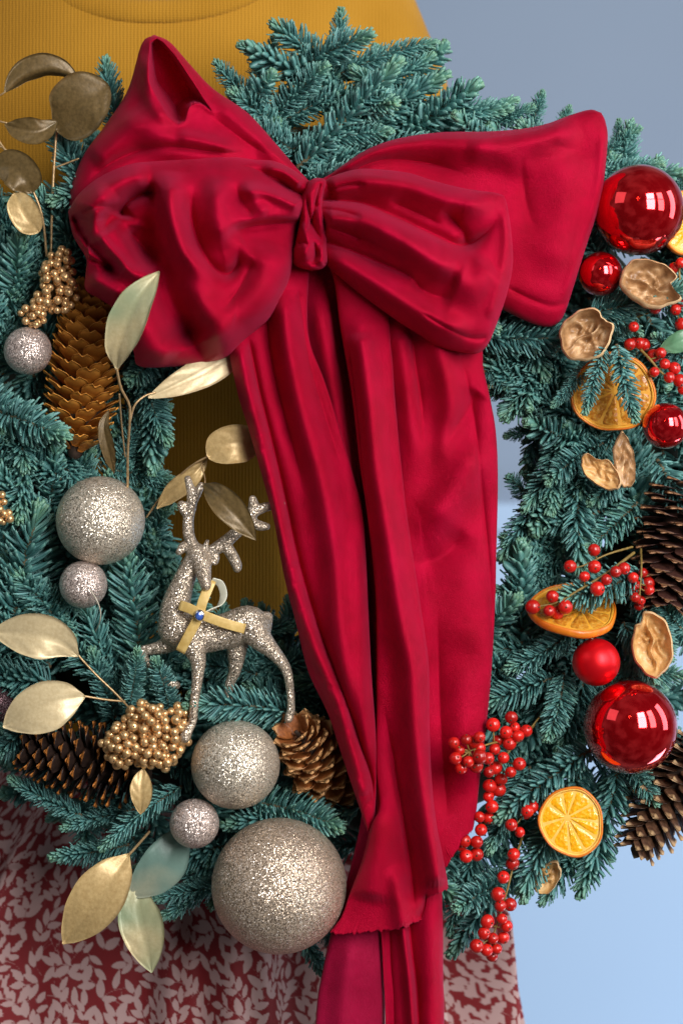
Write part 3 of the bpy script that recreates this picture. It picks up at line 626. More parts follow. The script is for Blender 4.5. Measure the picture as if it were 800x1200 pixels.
# --- lower left puffed loop
A = [(364, 216), (347, 201), (322, 189), (298, 187), (262, 182), (222, 183), (186, 187), (150, 193), (116, 208), (92, 228), (80, 248)]
B = [(364, 240), (357, 259), (349, 268), (341, 319), (332, 344), (315, 374), (289, 396), (264, 419), (230, 426), (200, 430), (163, 429), (156, 410), (139, 368), (120, 352), (100, 338), (102, 306), (86, 276), (80, 248)]
st = [
 # long S shaped ridge, broad shaded hollow to its left
 (R_, 22, 16, z1([(335, 400), (328, 470), (335, 540), (362, 620), (400, 660), (440, 690), (480, 710)]), (0.15, 0.35)),
 (R_, -24, 24, z1([(255, 470), (262, 560), (290, 640), (325, 720), (365, 800), (400, 880)]), (0.25, 0.1)),
 (R_, 17, 20, z1([(350, 660), (385, 740), (430, 810), (490, 850), (540, 850)]), (0.3, 0.3)),
 (C_, 19, 8, z1([(390, 440), (385, 520), (405, 600), (440, 660), (482, 685), (512, 660), (518, 600)]), (0.3, 0.25)),
 (R_, 12, 13, z1([(470, 410), (455, 480), (462, 560), (485, 620)]), (0.3, 0.3)),
 (T_, 10, 5, z1([(690, 548), (620, 545), (560, 552), (505, 560), (480, 600)]), (0.05, 0.35), 26),
 (C_, 15, 5, z1([(700, 540), (640, 543), (560, 550), (500, 566)]), (0.0, 0.3)),
 (R_, 12, 34, z1([(630, 600), (600, 690), (550, 780), (480, 860)]), (0.2, 0.3)),
 (C_, 13, 9, z1([(355, 790), (385, 860), (425, 930)]), (0.4, 0.05)),
 (R_, 12, 20, z1([(215, 700), (240, 790), (280, 880), (330, 930)]), (0.2, 0.1)),
 # radiating gathers near the knot
 (C_, 11, 5, z1([(700, 470), (640, 440), (575, 400), (520, 385)]), (0.0, 0.5)),
 (R_, 9, 7, z1([(690, 440), (640, 400), (580, 385)]), (0.1, 0.3)), (R_, 12, 8, z1([(690, 500), (620, 470), (560, 455), (510, 470)]), (0.1, 0.3)),
 (C_, 8, 6, z1([(690, 480), (655, 445), (600, 405)]), (0.1, 0.4)), (R_, 6, 8, z1([(600, 520), (560, 480), (530, 420)]), (0.2, 0.4)), (C_, 7, 7, z1([(560, 530), (525, 490), (505, 430)]), (0.2, 0.4)),
 # dark pocket at upper left and the curling fold under it
 (C_, 30, 10, z1([(300, 455), (240, 470), (205, 495), (190, 530)]), (0.2, 0.1)), (T_, 16, 5, z1([(195, 480), (140, 530), (150, 580), (200, 640), (250, 700)]), (0.15, 0.2), 30),
 (R_, 20, 12, z1([(150, 555), (185, 600), (235, 660), (290, 730)]), (0.1, 0.3)), (R_, 16, 18, z1([(280, 400), (190, 430), (120, 480), (85, 540)]), (0.2, 0.2)),
 (C_, 18, 6, z1([(60, 520), (95, 590), (140, 640), (190, 690)]), (0.1, 0.2)), (R_, 12, 9, z1([(70, 570), (110, 630), (160, 665)])),
 (C_, 13, 5, z1([(95, 640), (140, 660), (190, 690)])), (R_, 12, 10, z1([(105, 690), (150, 720), (200, 750)])), (C_, 8, 6, z1([(180, 500), (130, 500), (80, 520)])),
 (C_, 8, 9, z1([(210, 560), (260, 620), (300, 660)])), (C_, 9, 10, z1([(560, 640), (520, 720), (470, 790)])),
]
cloth('bow_loop', A, B, 300, 260, lambda X, Y: 101 + 0.02 * (X - 80), [22, 38, 52, 62, 70, 74, 74, 70, 62, 50, 34, 16], st, pe=2.3, tend=(0.0, 0.1), wob=1.8, seed=3, gain=1.8)
# --- right back loop
A = z2([(72, 208), (110, 190), (150, 162), (200, 130), (270, 105), (370, 90), (480, 88), (560, 82), (620, 70), (680, 48), (722, 37), (748, 44)])
B = z2([(72, 240), (120, 300), (200, 380), (300, 450), (400, 480), (480, 500), (520, 508), (570, 532), (610, 545), (640, 542), (662, 515), (690, 430), (715, 350), (735, 290), (752, 220), (763, 110), (758, 66), (748, 44)])
st = [(R_, 16, 20, z2([(110, 200), (220, 135), (340, 110), (460, 115), (600, 105), (700, 75)]), (0.1, 0.1)), (C_, 12, 9, z2([(110, 215), (220, 158), (330, 160), (440, 190)]), (0.05, 0.3)),
      (R_, 8, 28, z2([(640, 120), (660, 220), (650, 330), (620, 440)])), (C_, 7, 14, z2([(560, 140), (570, 250), (600, 330)]), (0.3, 0.4)), (C_, 3, 3, z2([(530, 455), (580, 480), (630, 497), (672, 490)]), (0.1, 0.1)),
      (R_, 2.5, 6, z2([(752, 90), (742, 220), (700, 360), (660, 480)]), (0.1, 0.1)), (R_, 6, 16, z2([(430, 120), (520, 150), (600, 200)])), (C_, 3, 14, z2([(600, 110), (680, 130), (740, 150)]), (0.4, 0.4))]
cloth('bow_loop', A, B, 280, 220, lambda X, Y: 62 + 0.04 * (X - 360), [8, 18, 24, 27, 29, 30, 30, 28, 26, 22, 18, 12], st, pe=3.2, back=0.2, tend=(0.0, 0.05), wob=2.0, seed=4)
# --- right front loop
A = z2([(70, 222), (95, 208), (120, 192), (180, 176), (240, 178), (300, 186), (360, 205), (430, 222), (495, 231), (520, 238)])
B = z2([(70, 250), (82, 290), (98, 340), (105, 398), (150, 442), (200, 482), (270, 532), (330, 570), (370, 594), (420, 606), (458, 608), (482, 588), (503, 540), (527, 470), (541, 400), (538, 330), (528, 262), (520, 238)])
st = [(T_, 10, 4, z2([(90, 250), (180, 258), (250, 285), (330, 322), (400, 352), (432, 356)]), (0.05, 0.2), 30), (C_, 18, 6, z2([(90, 248), (180, 256), (250, 283), (330, 320), (400, 352), (440, 352), (480, 325), (505, 295)]), (0.02, 0.2)),
      (R_, 18, 16, z2([(100, 290), (190, 300), (280, 345), (370, 400), (450, 400)]), (0.05, 0.2)), (R_, 14, 14, z2([(110, 225), (200, 205), (300, 215), (400, 250), (500, 262)]), (0.05, 0.15)),
      (C_, 15, 10, z2([(430, 345), (425, 325), (405, 300), (370, 270)]), (0.0, 0.4)), (C_, 12, 6, z2([(100, 345), (170, 370), (240, 400), (300, 428), (335, 470)]), (0.02, 0.3)),
      (R_, 12, 13, z2([(110, 375), (200, 430), (290, 490), (380, 540), (450, 560)]), (0.1, 0.15)), (C_, 4, 3, z2([(330, 515), (385, 548), (440, 572), (485, 572)]), (0.1, 0.1)),
      (R_, 12, 22, z2([(400, 430), (450, 440), (500, 400)])), (C_, 8, 12, z2([(300, 440), (350, 470), (400, 480)])), (R_, 4, 7, z2([(520, 270), (528, 340), (515, 430), (485, 530)]), (0.1, 0.1)),
      (C_, 8, 4, z2([(95, 270), (140, 275), (190, 290)])), (C_, 7, 4, z2([(100, 310), (150, 325), (200, 345)])), (C_, 7, 4, z2([(105, 230), (150, 215), (200, 212)])), (C_, 6, 8, z2([(250, 250), (320, 280), (380, 310)]))]
cloth('bow_loop', A, B, 260, 240, lambda X, Y: 110 + 0.05 * (X - 360), [14, 24, 32, 38, 42, 44, 44, 42, 38, 32, 26, 14], st, pe=2.8, tend=(0.0, 0.06), wob=1.6, seed=5)
# --- knot
A = z2([(62, 205), (45, 250), (42, 300), (34, 340), (24, 385), (36, 405), (72, 416)])
B = z2([(62, 205), (82, 197), (104, 205), (95, 250), (104, 300), (106, 350), (108, 392), (95, 410), (72, 414)])
cloth('knot', A, B, 150, 130, 118, [16, 34, 40, 36, 40, 36, 20], [(C_, 8, 3, z2([(92, 205), (80, 250), (70, 300), (48, 330)]), (0.1, 0.3)), (C_, 9, 3, z2([(58, 235), (66, 290), (88, 335), (104, 345)]), (0.2, 0.2)),
      (R_, 7, 5, z2([(96, 225), (92, 280), (98, 330)])), (R_, 8, 6, z2([(52, 300), (58, 350), (50, 395)])), (C_, 8, 3, z2([(74, 345), (80, 375), (70, 405)])), (R_, 7, 5, z2([(92, 352), (96, 385), (86, 405)])), (C_, 6, 3, z2([(36, 350), (50, 345), (64, 360)])), (C_, 5, 3, z2([(104, 270), (88, 262), (76, 268)]))],
      pe=2.1, tend=(0.12, 0.12), wob=1.0, seed=6)
# --- tails. back panel between the two front tails
A = [(340, 285), (328, 340), (330, 400), (345, 480), (372, 580), (398, 680), (410, 800), (418, 930)]
B = [(400, 285), (455, 340), (480, 430), (482, 560), (490, 680), (490, 800), (486, 960)]
cloth('bow_tail', A, B, 160, 90, 74, 6, [(R_, 14, 14, [(368, 330), (385, 420), (402, 520), (415, 600)]), (C_, 12, 8, [(400, 340), (408, 460), (424, 600), (436, 760), (440, 900)], (0.05, 0.1)), (R_, 10, 18, [(440, 350), (450, 500)])], closed=False, seed=7)
# --- left tail
A = [(340, 285), (312, 330), (284, 372), (268, 400), (278, 459), (292, 505), (309, 565), (321, 611), (333, 676), (347, 731), (361, 787), (384, 836), (399, 881), (414, 926), (424, 955), (430, 974)]
B = [(364, 285), (362, 320), (360, 370), (364, 405), (381, 449), (403, 519), (416, 565), (425, 602), (429, 658), (431, 704), (435, 787), (440, 855), (441, 900), (440, 940), (438, 960), (433, 974)]
hem = [(292, 400), (303, 455), (318, 515), (334, 583), (346, 640), (360, 694), (378, 750), (391, 784), (409, 832), (424, 878), (435, 912), (438, 940)]
st = [(R_, 11, 10, [(x - 12, y) for x, y in hem], (0.03, 0.03)), (C_, 13, 4, hem, (0.03, 0.05)), (C_, 14, 9, [(312, 345), (315, 400), (326, 460), (345, 530), (360, 590)], (0.05, 0.4)),
      (R_, 18, 17, [(330, 340), (338, 410), (356, 490), (378, 570), (392, 650), (400, 740), (412, 830), (420, 880)], (0.05, 0.15)), (C_, 6, 8, [(350, 340), (362, 420), (385, 500), (404, 560)], (0.05, 0.3)),
      (R_, 8, 10, [(415, 600), (420, 700), (425, 800), (430, 900)], (0.2, 0.1))]
for k in range(26):      # puckered hem stitches
    q = k / 25 * (len(hem) - 1.01); i = int(q); x = hem[i][0] + (hem[i + 1][0] - hem[i][0]) * (q - i); y = hem[i][1] + (hem[i + 1][1] - hem[i][1]) * (q - i)
    st.append((C_, 2.2 + 1.2 * math.sin(k * 5.3), 3.0, [(x - 2, y + 4 * math.sin(k * 3.7)), (x - 17, y + 6 + 8 * math.sin(k * 2.1))], (0.1, 0.3)))
cloth('bow_tail', A, B, 420, 130, lambda X, Y: 104 + 0 * X, 12, st, closed=True, back=0.2, pe=3.0, wob=1.5, seed=8)
# --- right outer panel
A = [(384, 285), (430, 335), (447, 400), (452, 470), (460, 565), (466, 620), (478, 713), (486, 778), (490, 904), (502, 1000), (512, 1022)]
B = [(420, 285), (530, 345), (562, 400), (566, 431), (575, 472), (581, 510), (583, 565), (581, 657), (580, 704), (576, 780), (571, 836), (562, 911), (558, 949), (554, 972)]
end = [(512, 1022), (524, 1014), (531, 1002), (537, 994), (540, 985), (546, 979), (550, 976), (554, 972)]
st = [(C_, 12, 9, z3([(500, 20), (512, 110), (525, 200), (535, 330)]), (0.02, 0.5)), (R_, 10, 15, z3([(475, 20), (490, 120), (505, 260), (515, 420)]), (0.05, 0.5)),
      (R_, 12, 15, z3([(560, 20), (590, 130), (600, 220), (580, 330), (555, 420)]), (0.05, 0.5)), (C_, 9, 13, z3([(668, 170), (640, 225), (610, 270), (585, 330)]), (0.1, 0.45)),
      (R_, 15, 24, z3([(672, 290), (635, 370), (600, 440), (555, 500), (500, 530)]), (0.25, 0.35)), (C_, 8, 20, z3([(640, 520), (590, 580), (540, 600), (500, 600)]), (0.3, 0.3)),
      (C_, 4, 5, z3([(622, 70), (650, 180), (668, 300), (682, 450), (697, 600), (705, 740), (700, 860)]), (0.1, 0.2)), (R_, 5, 26, z3([(620, 560), (640, 700), (640, 860)]), (0.3, 0.3)),
      (R_, 6, 22, [(545, 760), (540, 850), (535, 930)], (0.3, 0.2)), (C_, 7, 14, [(512, 700), (514, 800), (518, 880), (524, 960)], (0.3, 0.1))]
end_start = 0.93
cloth('bow_tail', A, B, 340, 150, lambda X, Y: 88 + 0 * X, 16, st, closed=True, back=0.2, pe=3.2, end=end, wob=1.8, seed=9)
# --- centre right front tail with the slanting cut end
A = [(370, 285), (390, 325), (398, 380), (412, 463), (421, 542), (428, 588), (435, 644), (440, 700), (441, 760), (441, 830), (441, 900), (444, 945), (434, 968), (424, 1008), (410, 1046), (400, 1074), (386, 1093)]
B = [(392, 285), (446, 335), (458, 408), (463, 472), (472, 565), (479, 620), (493, 713), (502, 778), (503, 850), (505, 904), (508, 940), (512, 970), (516, 990), (519, 1005), (522, 1020), (524, 1032), (525, 1041)]
end = [(386, 1093), (400, 1094), (414, 1094), (430, 1092), (444, 1091), (459, 1090), (472, 1087), (485, 1082), (494, 1076), (498, 1065), (500, 1052), (504, 1050), (511, 1048), (518, 1045), (525, 1041)]
end_start = 0.93
rid = z3([(372, 20), (395, 200), (410, 350), (432, 480), (455, 620), (478, 760), (502, 870)]) + z4([(445, 200), (470, 400), (495, 560), (520, 690)])
st = [(R_, 22, 17, rid, (0.02, 0.02)), (C_, 10, 7, z4([(345, 120), (375, 300), (405, 480), (430, 640), (438, 740)]), (0.3, 0.05)), (R_, 10, 20, z4([(335, 400), (330, 560), (300, 740)]), (0.3, 0.1)),
      (C_, 7, 5, z3([(345, 60), (368, 250), (380, 380), (400, 500)]), (0.1, 0.3)), (R_, 7, 10, z4([(380, 620), (390, 720), (400, 800)]), (0.3, 0.0)), (C_, 9, 4, z4([(478, 720), (470, 760), (455, 795)]), (0.1, 0.1))]
cloth('bow_tail', A, B, 460, 150, lambda X, Y: 108 + 0 * X, 10, st, closed=True, back=0.2, pe=3.0, end=end, wob=1.3, seed=10)
# --- pieces hanging below
A = [(420, 900), (424, 950), (412, 1010), (398, 1060), (386, 1100), (376, 1147), (371, 1180), (366, 1270)]
B = [(470, 900), (470, 950), (465, 1010), (460, 1060), (452, 1100), (451, 1147), (451, 1180), (450, 1270)]
cloth('bow_tail', A, B, 120, 70, 72, 8, [(R_, 6, 14, [(415, 1090), (402, 1180), (400, 1260)])], closed=True, back=0.2, mat_=M_VELB, wob=1.2, seed=11)
A = [(440, 900), (442, 950), (443, 1010), (444, 1060), (447, 1110), (449, 1147), (451, 1180), (452, 1270)]
B = [(516, 900), (516, 950), (517, 1010), (518, 1060), (519, 1100), (519, 1147), (520, 1180), (520, 1270)]
cloth('bow_tail', A, B, 120, 90, 84, 6, [(R_, 12, 7, z4([(395, 700), (412, 850), (425, 960), (440, 1150)]), (0.05, 0.05)), (C_, 14, 4, z4([(418, 760), (432, 900), (446, 1000), (455, 1180)]), (0.02, 0.02)), (C_, 10, 4, z4([(355, 760), (360, 900), (372, 1150)]), (0.02, 0.02)), (R_, 8, 16, z4([(490, 700), (490, 900), (495, 1150)]), (0.02, 0.02))], closed=True, back=0.2, wob=1.0, seed=12)

# ================================================================ BALLS
def cap(parent, c, d, r):
    M = Matrix.Translation(c + d * 0.0) @ frame(d, (0.1, 0.2, 0.9)); L = []
    prof = [(0.965, 0.0), (0.965, 0.20), (1.10, 0.20), (1.12, 0.19), (1.12, 0.0)]
    V = []; F = []; n = 20
    for (x, q) in prof:
        for k in range(n): a = 2 * math.pi * k / n; w = q * (1 + (0.05 if k % 2 and x > 0.9 and x < 1 else 0)); V.append((x * r, w * r * math.cos(a), w * r * math.sin(a)))
    for i in range(len(prof) - 1):
        for k in range(n): a = i * n + k; b_ = i * n + (k + 1) % n; F.append((a, b_, b_ + n, a + n))
    A = np.array(M); V = np.array(V) @ A[:3, :3].T + A[:3, 3]; o = mk('cap', V, F, M_CAP, parent)
    pts = [(1.10 + 0.12 * math.sin(t), 0.09 * math.cos(t), 0) for t in np.linspace(-0.4, math.pi + 0.4, 12)]
    v, f = tube(np.array(pts) * r, 0.014 * r, 6); v = v @ A[:3, :3].T + A[:3, 3]; mk('loop', v, f, M_CAP, o)
def ball(name, x, y, r, f, m_, label, group, capdir=(0.25, 0.7, 0.5), extra=None):
    c = P(x, y, f); rr_ = r * (1 - f / D) * S; e = empty(name, c, label, 'bauble', group)
    V, F = sphere(c, rr_, 64, 40); mk('ball', V, F, m_, e, origin=c); cap(e, c, Vector(capdir).normalized(), rr_); return e
g1 = 'champagne glitter baubles on the left'; g2 = 'red baubles on the right'
ball('glitter_bauble', 118, 610, 52, 78, M_GLIT, 'large champagne glitter bauble at left, above the small bauble with a curved thread', g1)
e = ball('glitter_bauble', 98, 685, 28, 84, M_GLITS, 'small rosy glitter bauble touching the underside of a large one, thread hanging across it', g1)
v, f = tube([P(105, 690, 114), P(113, 702, 116), P(118, 716, 112), P(117, 729, 100), P(112, 740, 70)], 0.7 * S, 6, 16); mk('thread', v, f, M_WIRE, e)
ball('glitter_bauble', 33, 411, 28, 84, M_GLITS, 'small rosy glitter bauble beside the tall brown pine cone under gold berries', g1)
ball('glitter_bauble', 276, 896, 52, 92, M_GLIT, 'medium champagne glitter bauble right of the big gold berry cluster', g1)
ball('glitter_bauble', 228, 965, 29, 98, M_GLITS, 'small rosy glitter bauble between green eucalyptus leaf and two bigger baubles', g1)
ball('glitter_bauble', 327, 1038, 79, 88, M_GLITG, 'largest bauble, antique gold glitter, at the bottom beside the velvet tail', g1)
ball('glitter_bauble', -6, 828, 24, 40, M_GLITD, 'dark plum glitter bauble cut off by the left edge behind a pale leaf', g1)
ball('red_bauble', 748, 246, 53, 72, M_REDS, 'large shiny red bauble at the tip of the right bow loop', g2)
ball('red_bauble', 703, 321, 26, 66, M_REDS, 'small shiny red bauble under the large one and beside the bow edge', g2)
ball('red_bauble', 779, 499, 27, 78, M_REDS, 'small shiny red bauble to the right of the thick orange slice', g2)
e = ball('red_bauble', 698, 776, 28, 86, M_REDM, 'small matte red bauble resting above the big shiny one', g2)
v, f = tube([P(697, 750, 88), P(682, 742, 96), P(679, 725, 92)], 0.5 * S, 5, 8); mk('thread', v, f, M_WIRE, e)
ball('red_bauble', 738, 852, 55, 84, M_REDS, 'large shiny red bauble at lower right below the matte one', g2)

# ================================================================ PINE CONES
def conemat(name, base0, base1, tipc, t0=0.62):
    m, nt, b = mat(name); c = objco(nt); a = nd(nt, 'ShaderNodeAttribute', attribute_name='along').outputs['Fac']
    n = noise(nt, c, 350, 4); cb = ramp(nt, n, [(0.3, base0), (0.7, base1)]); f = ramp(nt, a, [(t0, (0, 0, 0)), (0.97, (1, 1, 1))])
    mx = nd(nt, 'ShaderNodeMix', data_type='RGBA'); lk(nt, f, mx.inputs[0]); lk(nt, cb, mx.inputs[6]); mx.inputs[7].default_value = (*tipc, 1)
    lk(nt, mx.outputs[2], b.inputs['Base Color']); b.inputs['Roughness'].default_value = 0.5; b.inputs['Specular IOR Level'].default_value = 0.4
    bump(nt, n, 0.5, 0.0006, b); return m
def scale_mesh(name, m_, L, Wd, kind, th_=2.0, cup=0.25):
    n, q = 9, 9; V = []; al = []
    for layer in (0, 1):
        for i in range(n):
            t = i / (n - 1)
            if kind == 'notch': w = Wd * (0.42 + 0.58 * math.sin(min(1, t * 1.25) * math.pi / 2)) * (1.0 if t < 0.8 else 1 - 0.55 * ((t - 0.8) / 0.2) ** 1.5)
            elif kind == 'round': w = Wd * (0.25 + 0.75 * math.sin(t ** 0.8 * math.pi * 0.62) / 0.95) * (1 - 0.62 * max(0, (t - 0.8) / 0.2) ** 2)
            else: w = Wd * (0.3 + 0.7 * math.sin(min(1, t * 1.5) * math.pi / 2)) * (1 - 0.95 * max(0, (t - 0.62) / 0.38) ** 1.2)
            for j in range(q):
                s_ = (j / (q - 1)) * 2 - 1; x = t * L
                if kind == 'notch' : x += (2.5 * abs(s_) ** 2 * (t > 0.9) - 2.0 * (t > 0.9) * math.exp(-((s_ - 0.1) / 0.35) ** 2) - 2.5 * (abs(s_) > 0.9) * (t > 0.9)) * L / 30
                elif kind == 'round': x -= 0.16 * L * s_ * s_ * t
                zc = cup * L * (t ** 2) * 0.55 - cup * 0.35 * Wd * (s_ ** 2 - 0.3)   # bends outwards at the tip
                tk = th_ * (0.5 + 0.5 * t) * (1 - 0.6 * s_ * s_)
                if kind != 'notch': zc += 0.8 * math.exp(-((t - 0.86) / 0.09) ** 2) * (1 - abs(s_)) * th_ * (1 if layer == 0 else 0)
                V.append((x, w * s_, zc + (tk * 0.5 if layer == 0 else -tk * 0.5))); al.append(t)
    F = gridfaces(n, q, 0) + gridfaces(n, q, n * q, True)
    loop = [i * q for i in range(n)] + [(n - 1) * q + j for j in range(1, q)] + [i * q + q - 1 for i in range(n - 2, -1, -1)] + [j for j in range(q - 2, 0, -1)]
    F += [(loop[i], loop[i] + n * q, loop[(i + 1) % len(loop)] + n * q, loop[(i + 1) % len(loop)]) for i in range(len(loop))]
    me = bpy.data.meshes.new(name); me.from_pydata((np.array(V) * S).tolist(), [], F); me.materials.append(m_)
    me.polygons.foreach_set('use_smooth', [True] * len(me.polygons)); a = me.attributes.new('along', 'FLOAT', 'POINT'); a.data.foreach_set('value', al); return me
M_CORE = simple('dark cone core', [(0.3, (0.02, 0.01, 0.006)), (0.7, (0.05, 0.025, 0.012))], 300, 0.8)
def pinecone(b0, t0, R, n, sm, L, ang, label, m_, prof=((0, 0.55), (0.2, 0.95), (0.45, 1.0), (0.75, 0.8), (1, 0.25)), coremul=0.45, turns=None, sbase=0.75):
    B, T = P(*b0), P(*t0); ax = T - B; Ln = ax.length; e = empty('pine_cone', B, label, 'pine cone', 'pine cones on the wreath')
    M = frame(ax, (0, -1, 0.3)); X0 = M.col[0].xyz; Y0 = M.col[1].xyz; Z0 = M.col[2].xyz; px, pv = zip(*prof)
    ts = np.linspace(0, 1, 10); v, f = tube([B + ax * t for t in ts], [max(0.15, np.interp(t, px, pv)) * R * S * coremul * (0.6 if t < 0.12 else 0.25 if t > 0.85 else 0.7 if t > 0.7 else 1) for t in ts], 14); mk('core', v, f, M_CORE, e)
    for i in range(n):
        t = (i + 0.5) / n; ph = i * 2.399963; pr_ = np.interp(t, px, pv)
        rad = Y0 * math.cos(ph) + Z0 * math.sin(ph)
        a = math.radians(ang[0] + (ang[1] - ang[0]) * t + random.uniform(-4, 4)); d = X0 * math.cos(a) + rad * math.sin(a); up = rad * math.cos(a) - X0 * math.sin(a)
        # scale root near core; up vector faces outwards
        root = B + ax * (t * 0.96) + rad * (R * S * coremul * pr_ * 0.7) - X0 * 0
        Mx = frame(d, up); k = (0.55 + 0.45 * pr_) * random.uniform(0.93, 1.07)
        inst('scale', sm, Matrix.Translation(root) @ Mx @ Matrix.Rotation(random.uniform(-0.12, 0.12), 4, 'X') @ Matrix.Diagonal((k, k, k, 1)), e)
    return e
mc1 = conemat('tan spruce cone', (0.30, 0.085, 0.008), (0.50, 0.165, 0.016), (0.82, 0.36, 0.06), 0.5)
mc2 = conemat('dark pine cone', (0.016, 0.009, 0.008), (0.034, 0.018, 0.012), (0.48, 0.17, 0.03), 0.89)
mc3 = conemat('russet pine cone', (0.17, 0.048, 0.010), (0.34, 0.105, 0.024), (0.62, 0.34, 0.14), 0.78)
mc4 = conemat('dark brown pine cone', (0.040, 0.014, 0.012), (0.09, 0.035, 0.024), (0.34, 0.17, 0.08), 0.88)
mc5 = conemat('brown pine cone with pale tips', (0.055, 0.025, 0.014), (0.12, 0.055, 0.028), (0.50, 0.32, 0.16), 0.80)
s1 = scale_mesh('scale', mc1, 34, 13.5, 'notch', 2.2, 0.30)
pinecone((88, 530, 40), (110, 338, 52), 46, 150, s1, 34, (52, 22), 'tall tan spruce cone standing upright below the left bow loop', mc1, ((0, 0.55), (0.15, 0.85), (0.4, 1.0), (0.7, 0.9), (1, 0.4)), 0.58)
s2 = scale_mesh('scale', mc2, 34, 11, 'round', 3.0, 0.35)
pinecone((168, 905, 40), (32, 878, 50), 50, 120, s2, 34, (72, 30), 'blackish pine cone with orange scale tips lying below the two pale leaves', mc2, ((0, 0.8), (0.3, 1.0), (0.7, 0.85), (1, 0.4)), 0.45)
s3 = scale_mesh('scale', mc3, 33, 12.5, 'round', 3.2, 0.4)
pinecone((400, 922, 0), (347, 858, 92), 47, 88, s3, 31, (88, 22), 'russet open pine cone between the medium bauble and the velvet tail', mc3, ((0, 0.75), (0.3, 1.0), (0.7, 0.95), (1, 0.5)), 0.4)
s4 = scale_mesh('scale', mc4, 40, 14, 'round', 2.6, 0.30)
pinecone((812, 568, 30), (778, 706, 50), 58, 120, s4, 40, (76, 35), 'dark brown pine cone at the right edge beside the red berry sprig', mc4, ((0, 0.7), (0.3, 1.0), (0.7, 0.9), (1, 0.35)), 0.42)
s5 = scale_mesh('scale', mc5, 36, 11, 'point', 3.2, 0.30)
pinecone((822, 872, 20), (748, 990, 40), 52, 115, s5, 36, (74, 26), 'brown pine cone with pale spiky scale tips below the lower big red bauble', mc5, ((0, 0.8), (0.4, 1.0), (0.8, 0.75), (1, 0.4)), 0.42)

# ================================================================ BERRIES
def berrymesh(name, r, m_, dot=False):
    V, F = sphere((0, 0, 0), r * S, 16, 10); mi = [0] * len(F)
    V = V * np.array([1, 1, 0.95]); top = V[:, 2] > r * S * 0.8
    if dot:
        V[0, 2] -= r * S * 0.12; n0 = len(V); v2, f2 = sphere((0, 0, 0.86 * r * S), 0.16 * r * S, 6, 4); V = np.vstack([V, v2]); F = F + [tuple(i + n0 for i in x) for x in f2]; mi += [1] * len(f2)
    me = bpy.data.meshes.new(name); me.from_pydata(V.tolist(), [], F); me.materials.append(m_); me.materials.append(M_BDOT); me.polygons.foreach_set('material_index', mi)
    me.polygons.foreach_set('use_smooth', [True] * len(me.polygons)); return me
GB = berrymesh('berry', 5.6, M_GBERRY, True); RB = berrymesh('berry', 7.6, M_RBERRY, True)
def rq(rs, spread=0.8):
    d = Vector((rs.gauss(0, spread), -1, rs.gauss(0, spread))).normalized(); return d.to_track_quat('Z', 'Y').to_matrix().to_4x4()
def goldcluster(name, poly_lobes, n, root, label, seed, r0=5.6, fb=95, stem=None):
    rs = random.Random(seed); e = empty(name, P(*root), label, 'berries', 'gold berry clusters'); pts = []; tr = 0
    while len(pts) < n and tr < 60000:
        tr += 1; (lx, ly, lr, lf) = rs.choice(poly_lobes); d = Vector((rs.gauss(0, 1), rs.gauss(0, 1), rs.gauss(0, 1))).normalized() * (rs.random() ** 0.4)
        if d.z < -0.35: continue
        x, y, f = lx + d.x * lr, ly + d.y * lr, lf + d.z * lr * 0.9
        if all((x - a) ** 2 + (y - b_) ** 2 + (f - c_) ** 2 > (r0 * 1.62) ** 2 for a, b_, c_ in pts): pts.append((x, y, f))
    L = []
    R0 = P(*root)
    for (x, y, f) in pts:
        k = rs.uniform(0.78, 1.1); inst('berry', GB, Matrix.Translation(P(x, y, f)) @ rq(rs) @ Matrix.Scale(k * r0 / 5.6, 4), e)
        L.append(tube([R0, (R0 + P(x, y, f)) / 2 + Vector((rs.uniform(-2, 2) * S, 0, rs.uniform(-2, 2) * S)), P(x, y, f)], 0.7 * S, 4, 5, cap=False))
    V, F = join(L); mk('stalks', V, F, M_GSTEM, e); return e
goldcluster('gold_berry_cluster', [(172, 848, 26, 100), (150, 870, 24, 98), (195, 850, 24, 98), (178, 875, 26, 98), (205, 868, 16, 96), (140, 885, 15, 96), (160, 850, 16, 104), (196, 888, 14, 96), (208, 838, 12, 96), (128, 872, 9, 96)], 150, (172, 862, 70),
            'large round cluster of shiny gold berries beside the reindeer\'s front hoof', 3)
goldcluster('gold_berry_cluster', [(72, 303, 13, 88), (64, 322, 16, 88), (76, 325, 14, 88), (80, 345, 13, 88), (60, 345, 16, 88), (52, 358, 12, 88), (70, 355, 12, 88)], 58, (62, 350, 60),
            'tall narrow cluster of gold berries left of the bow, above the spruce cone', 4, 5.2)
goldcluster('gold_berry_cluster', [(38, 368, 12, 90), (44, 376, 9, 90), (30, 364, 6, 90)], 15, (42, 376, 66), 'small drooping gold berry cluster on top of the left small bauble', 5, 4.6)
goldcluster('gold_berry_cluster', [(-4, 596, 12, 85), (4, 606, 9, 85), (0, 585, 7, 85)], 16, (-8, 604, 60), 'gold berry cluster half cut off by the left edge of the picture', 6, 5.2)
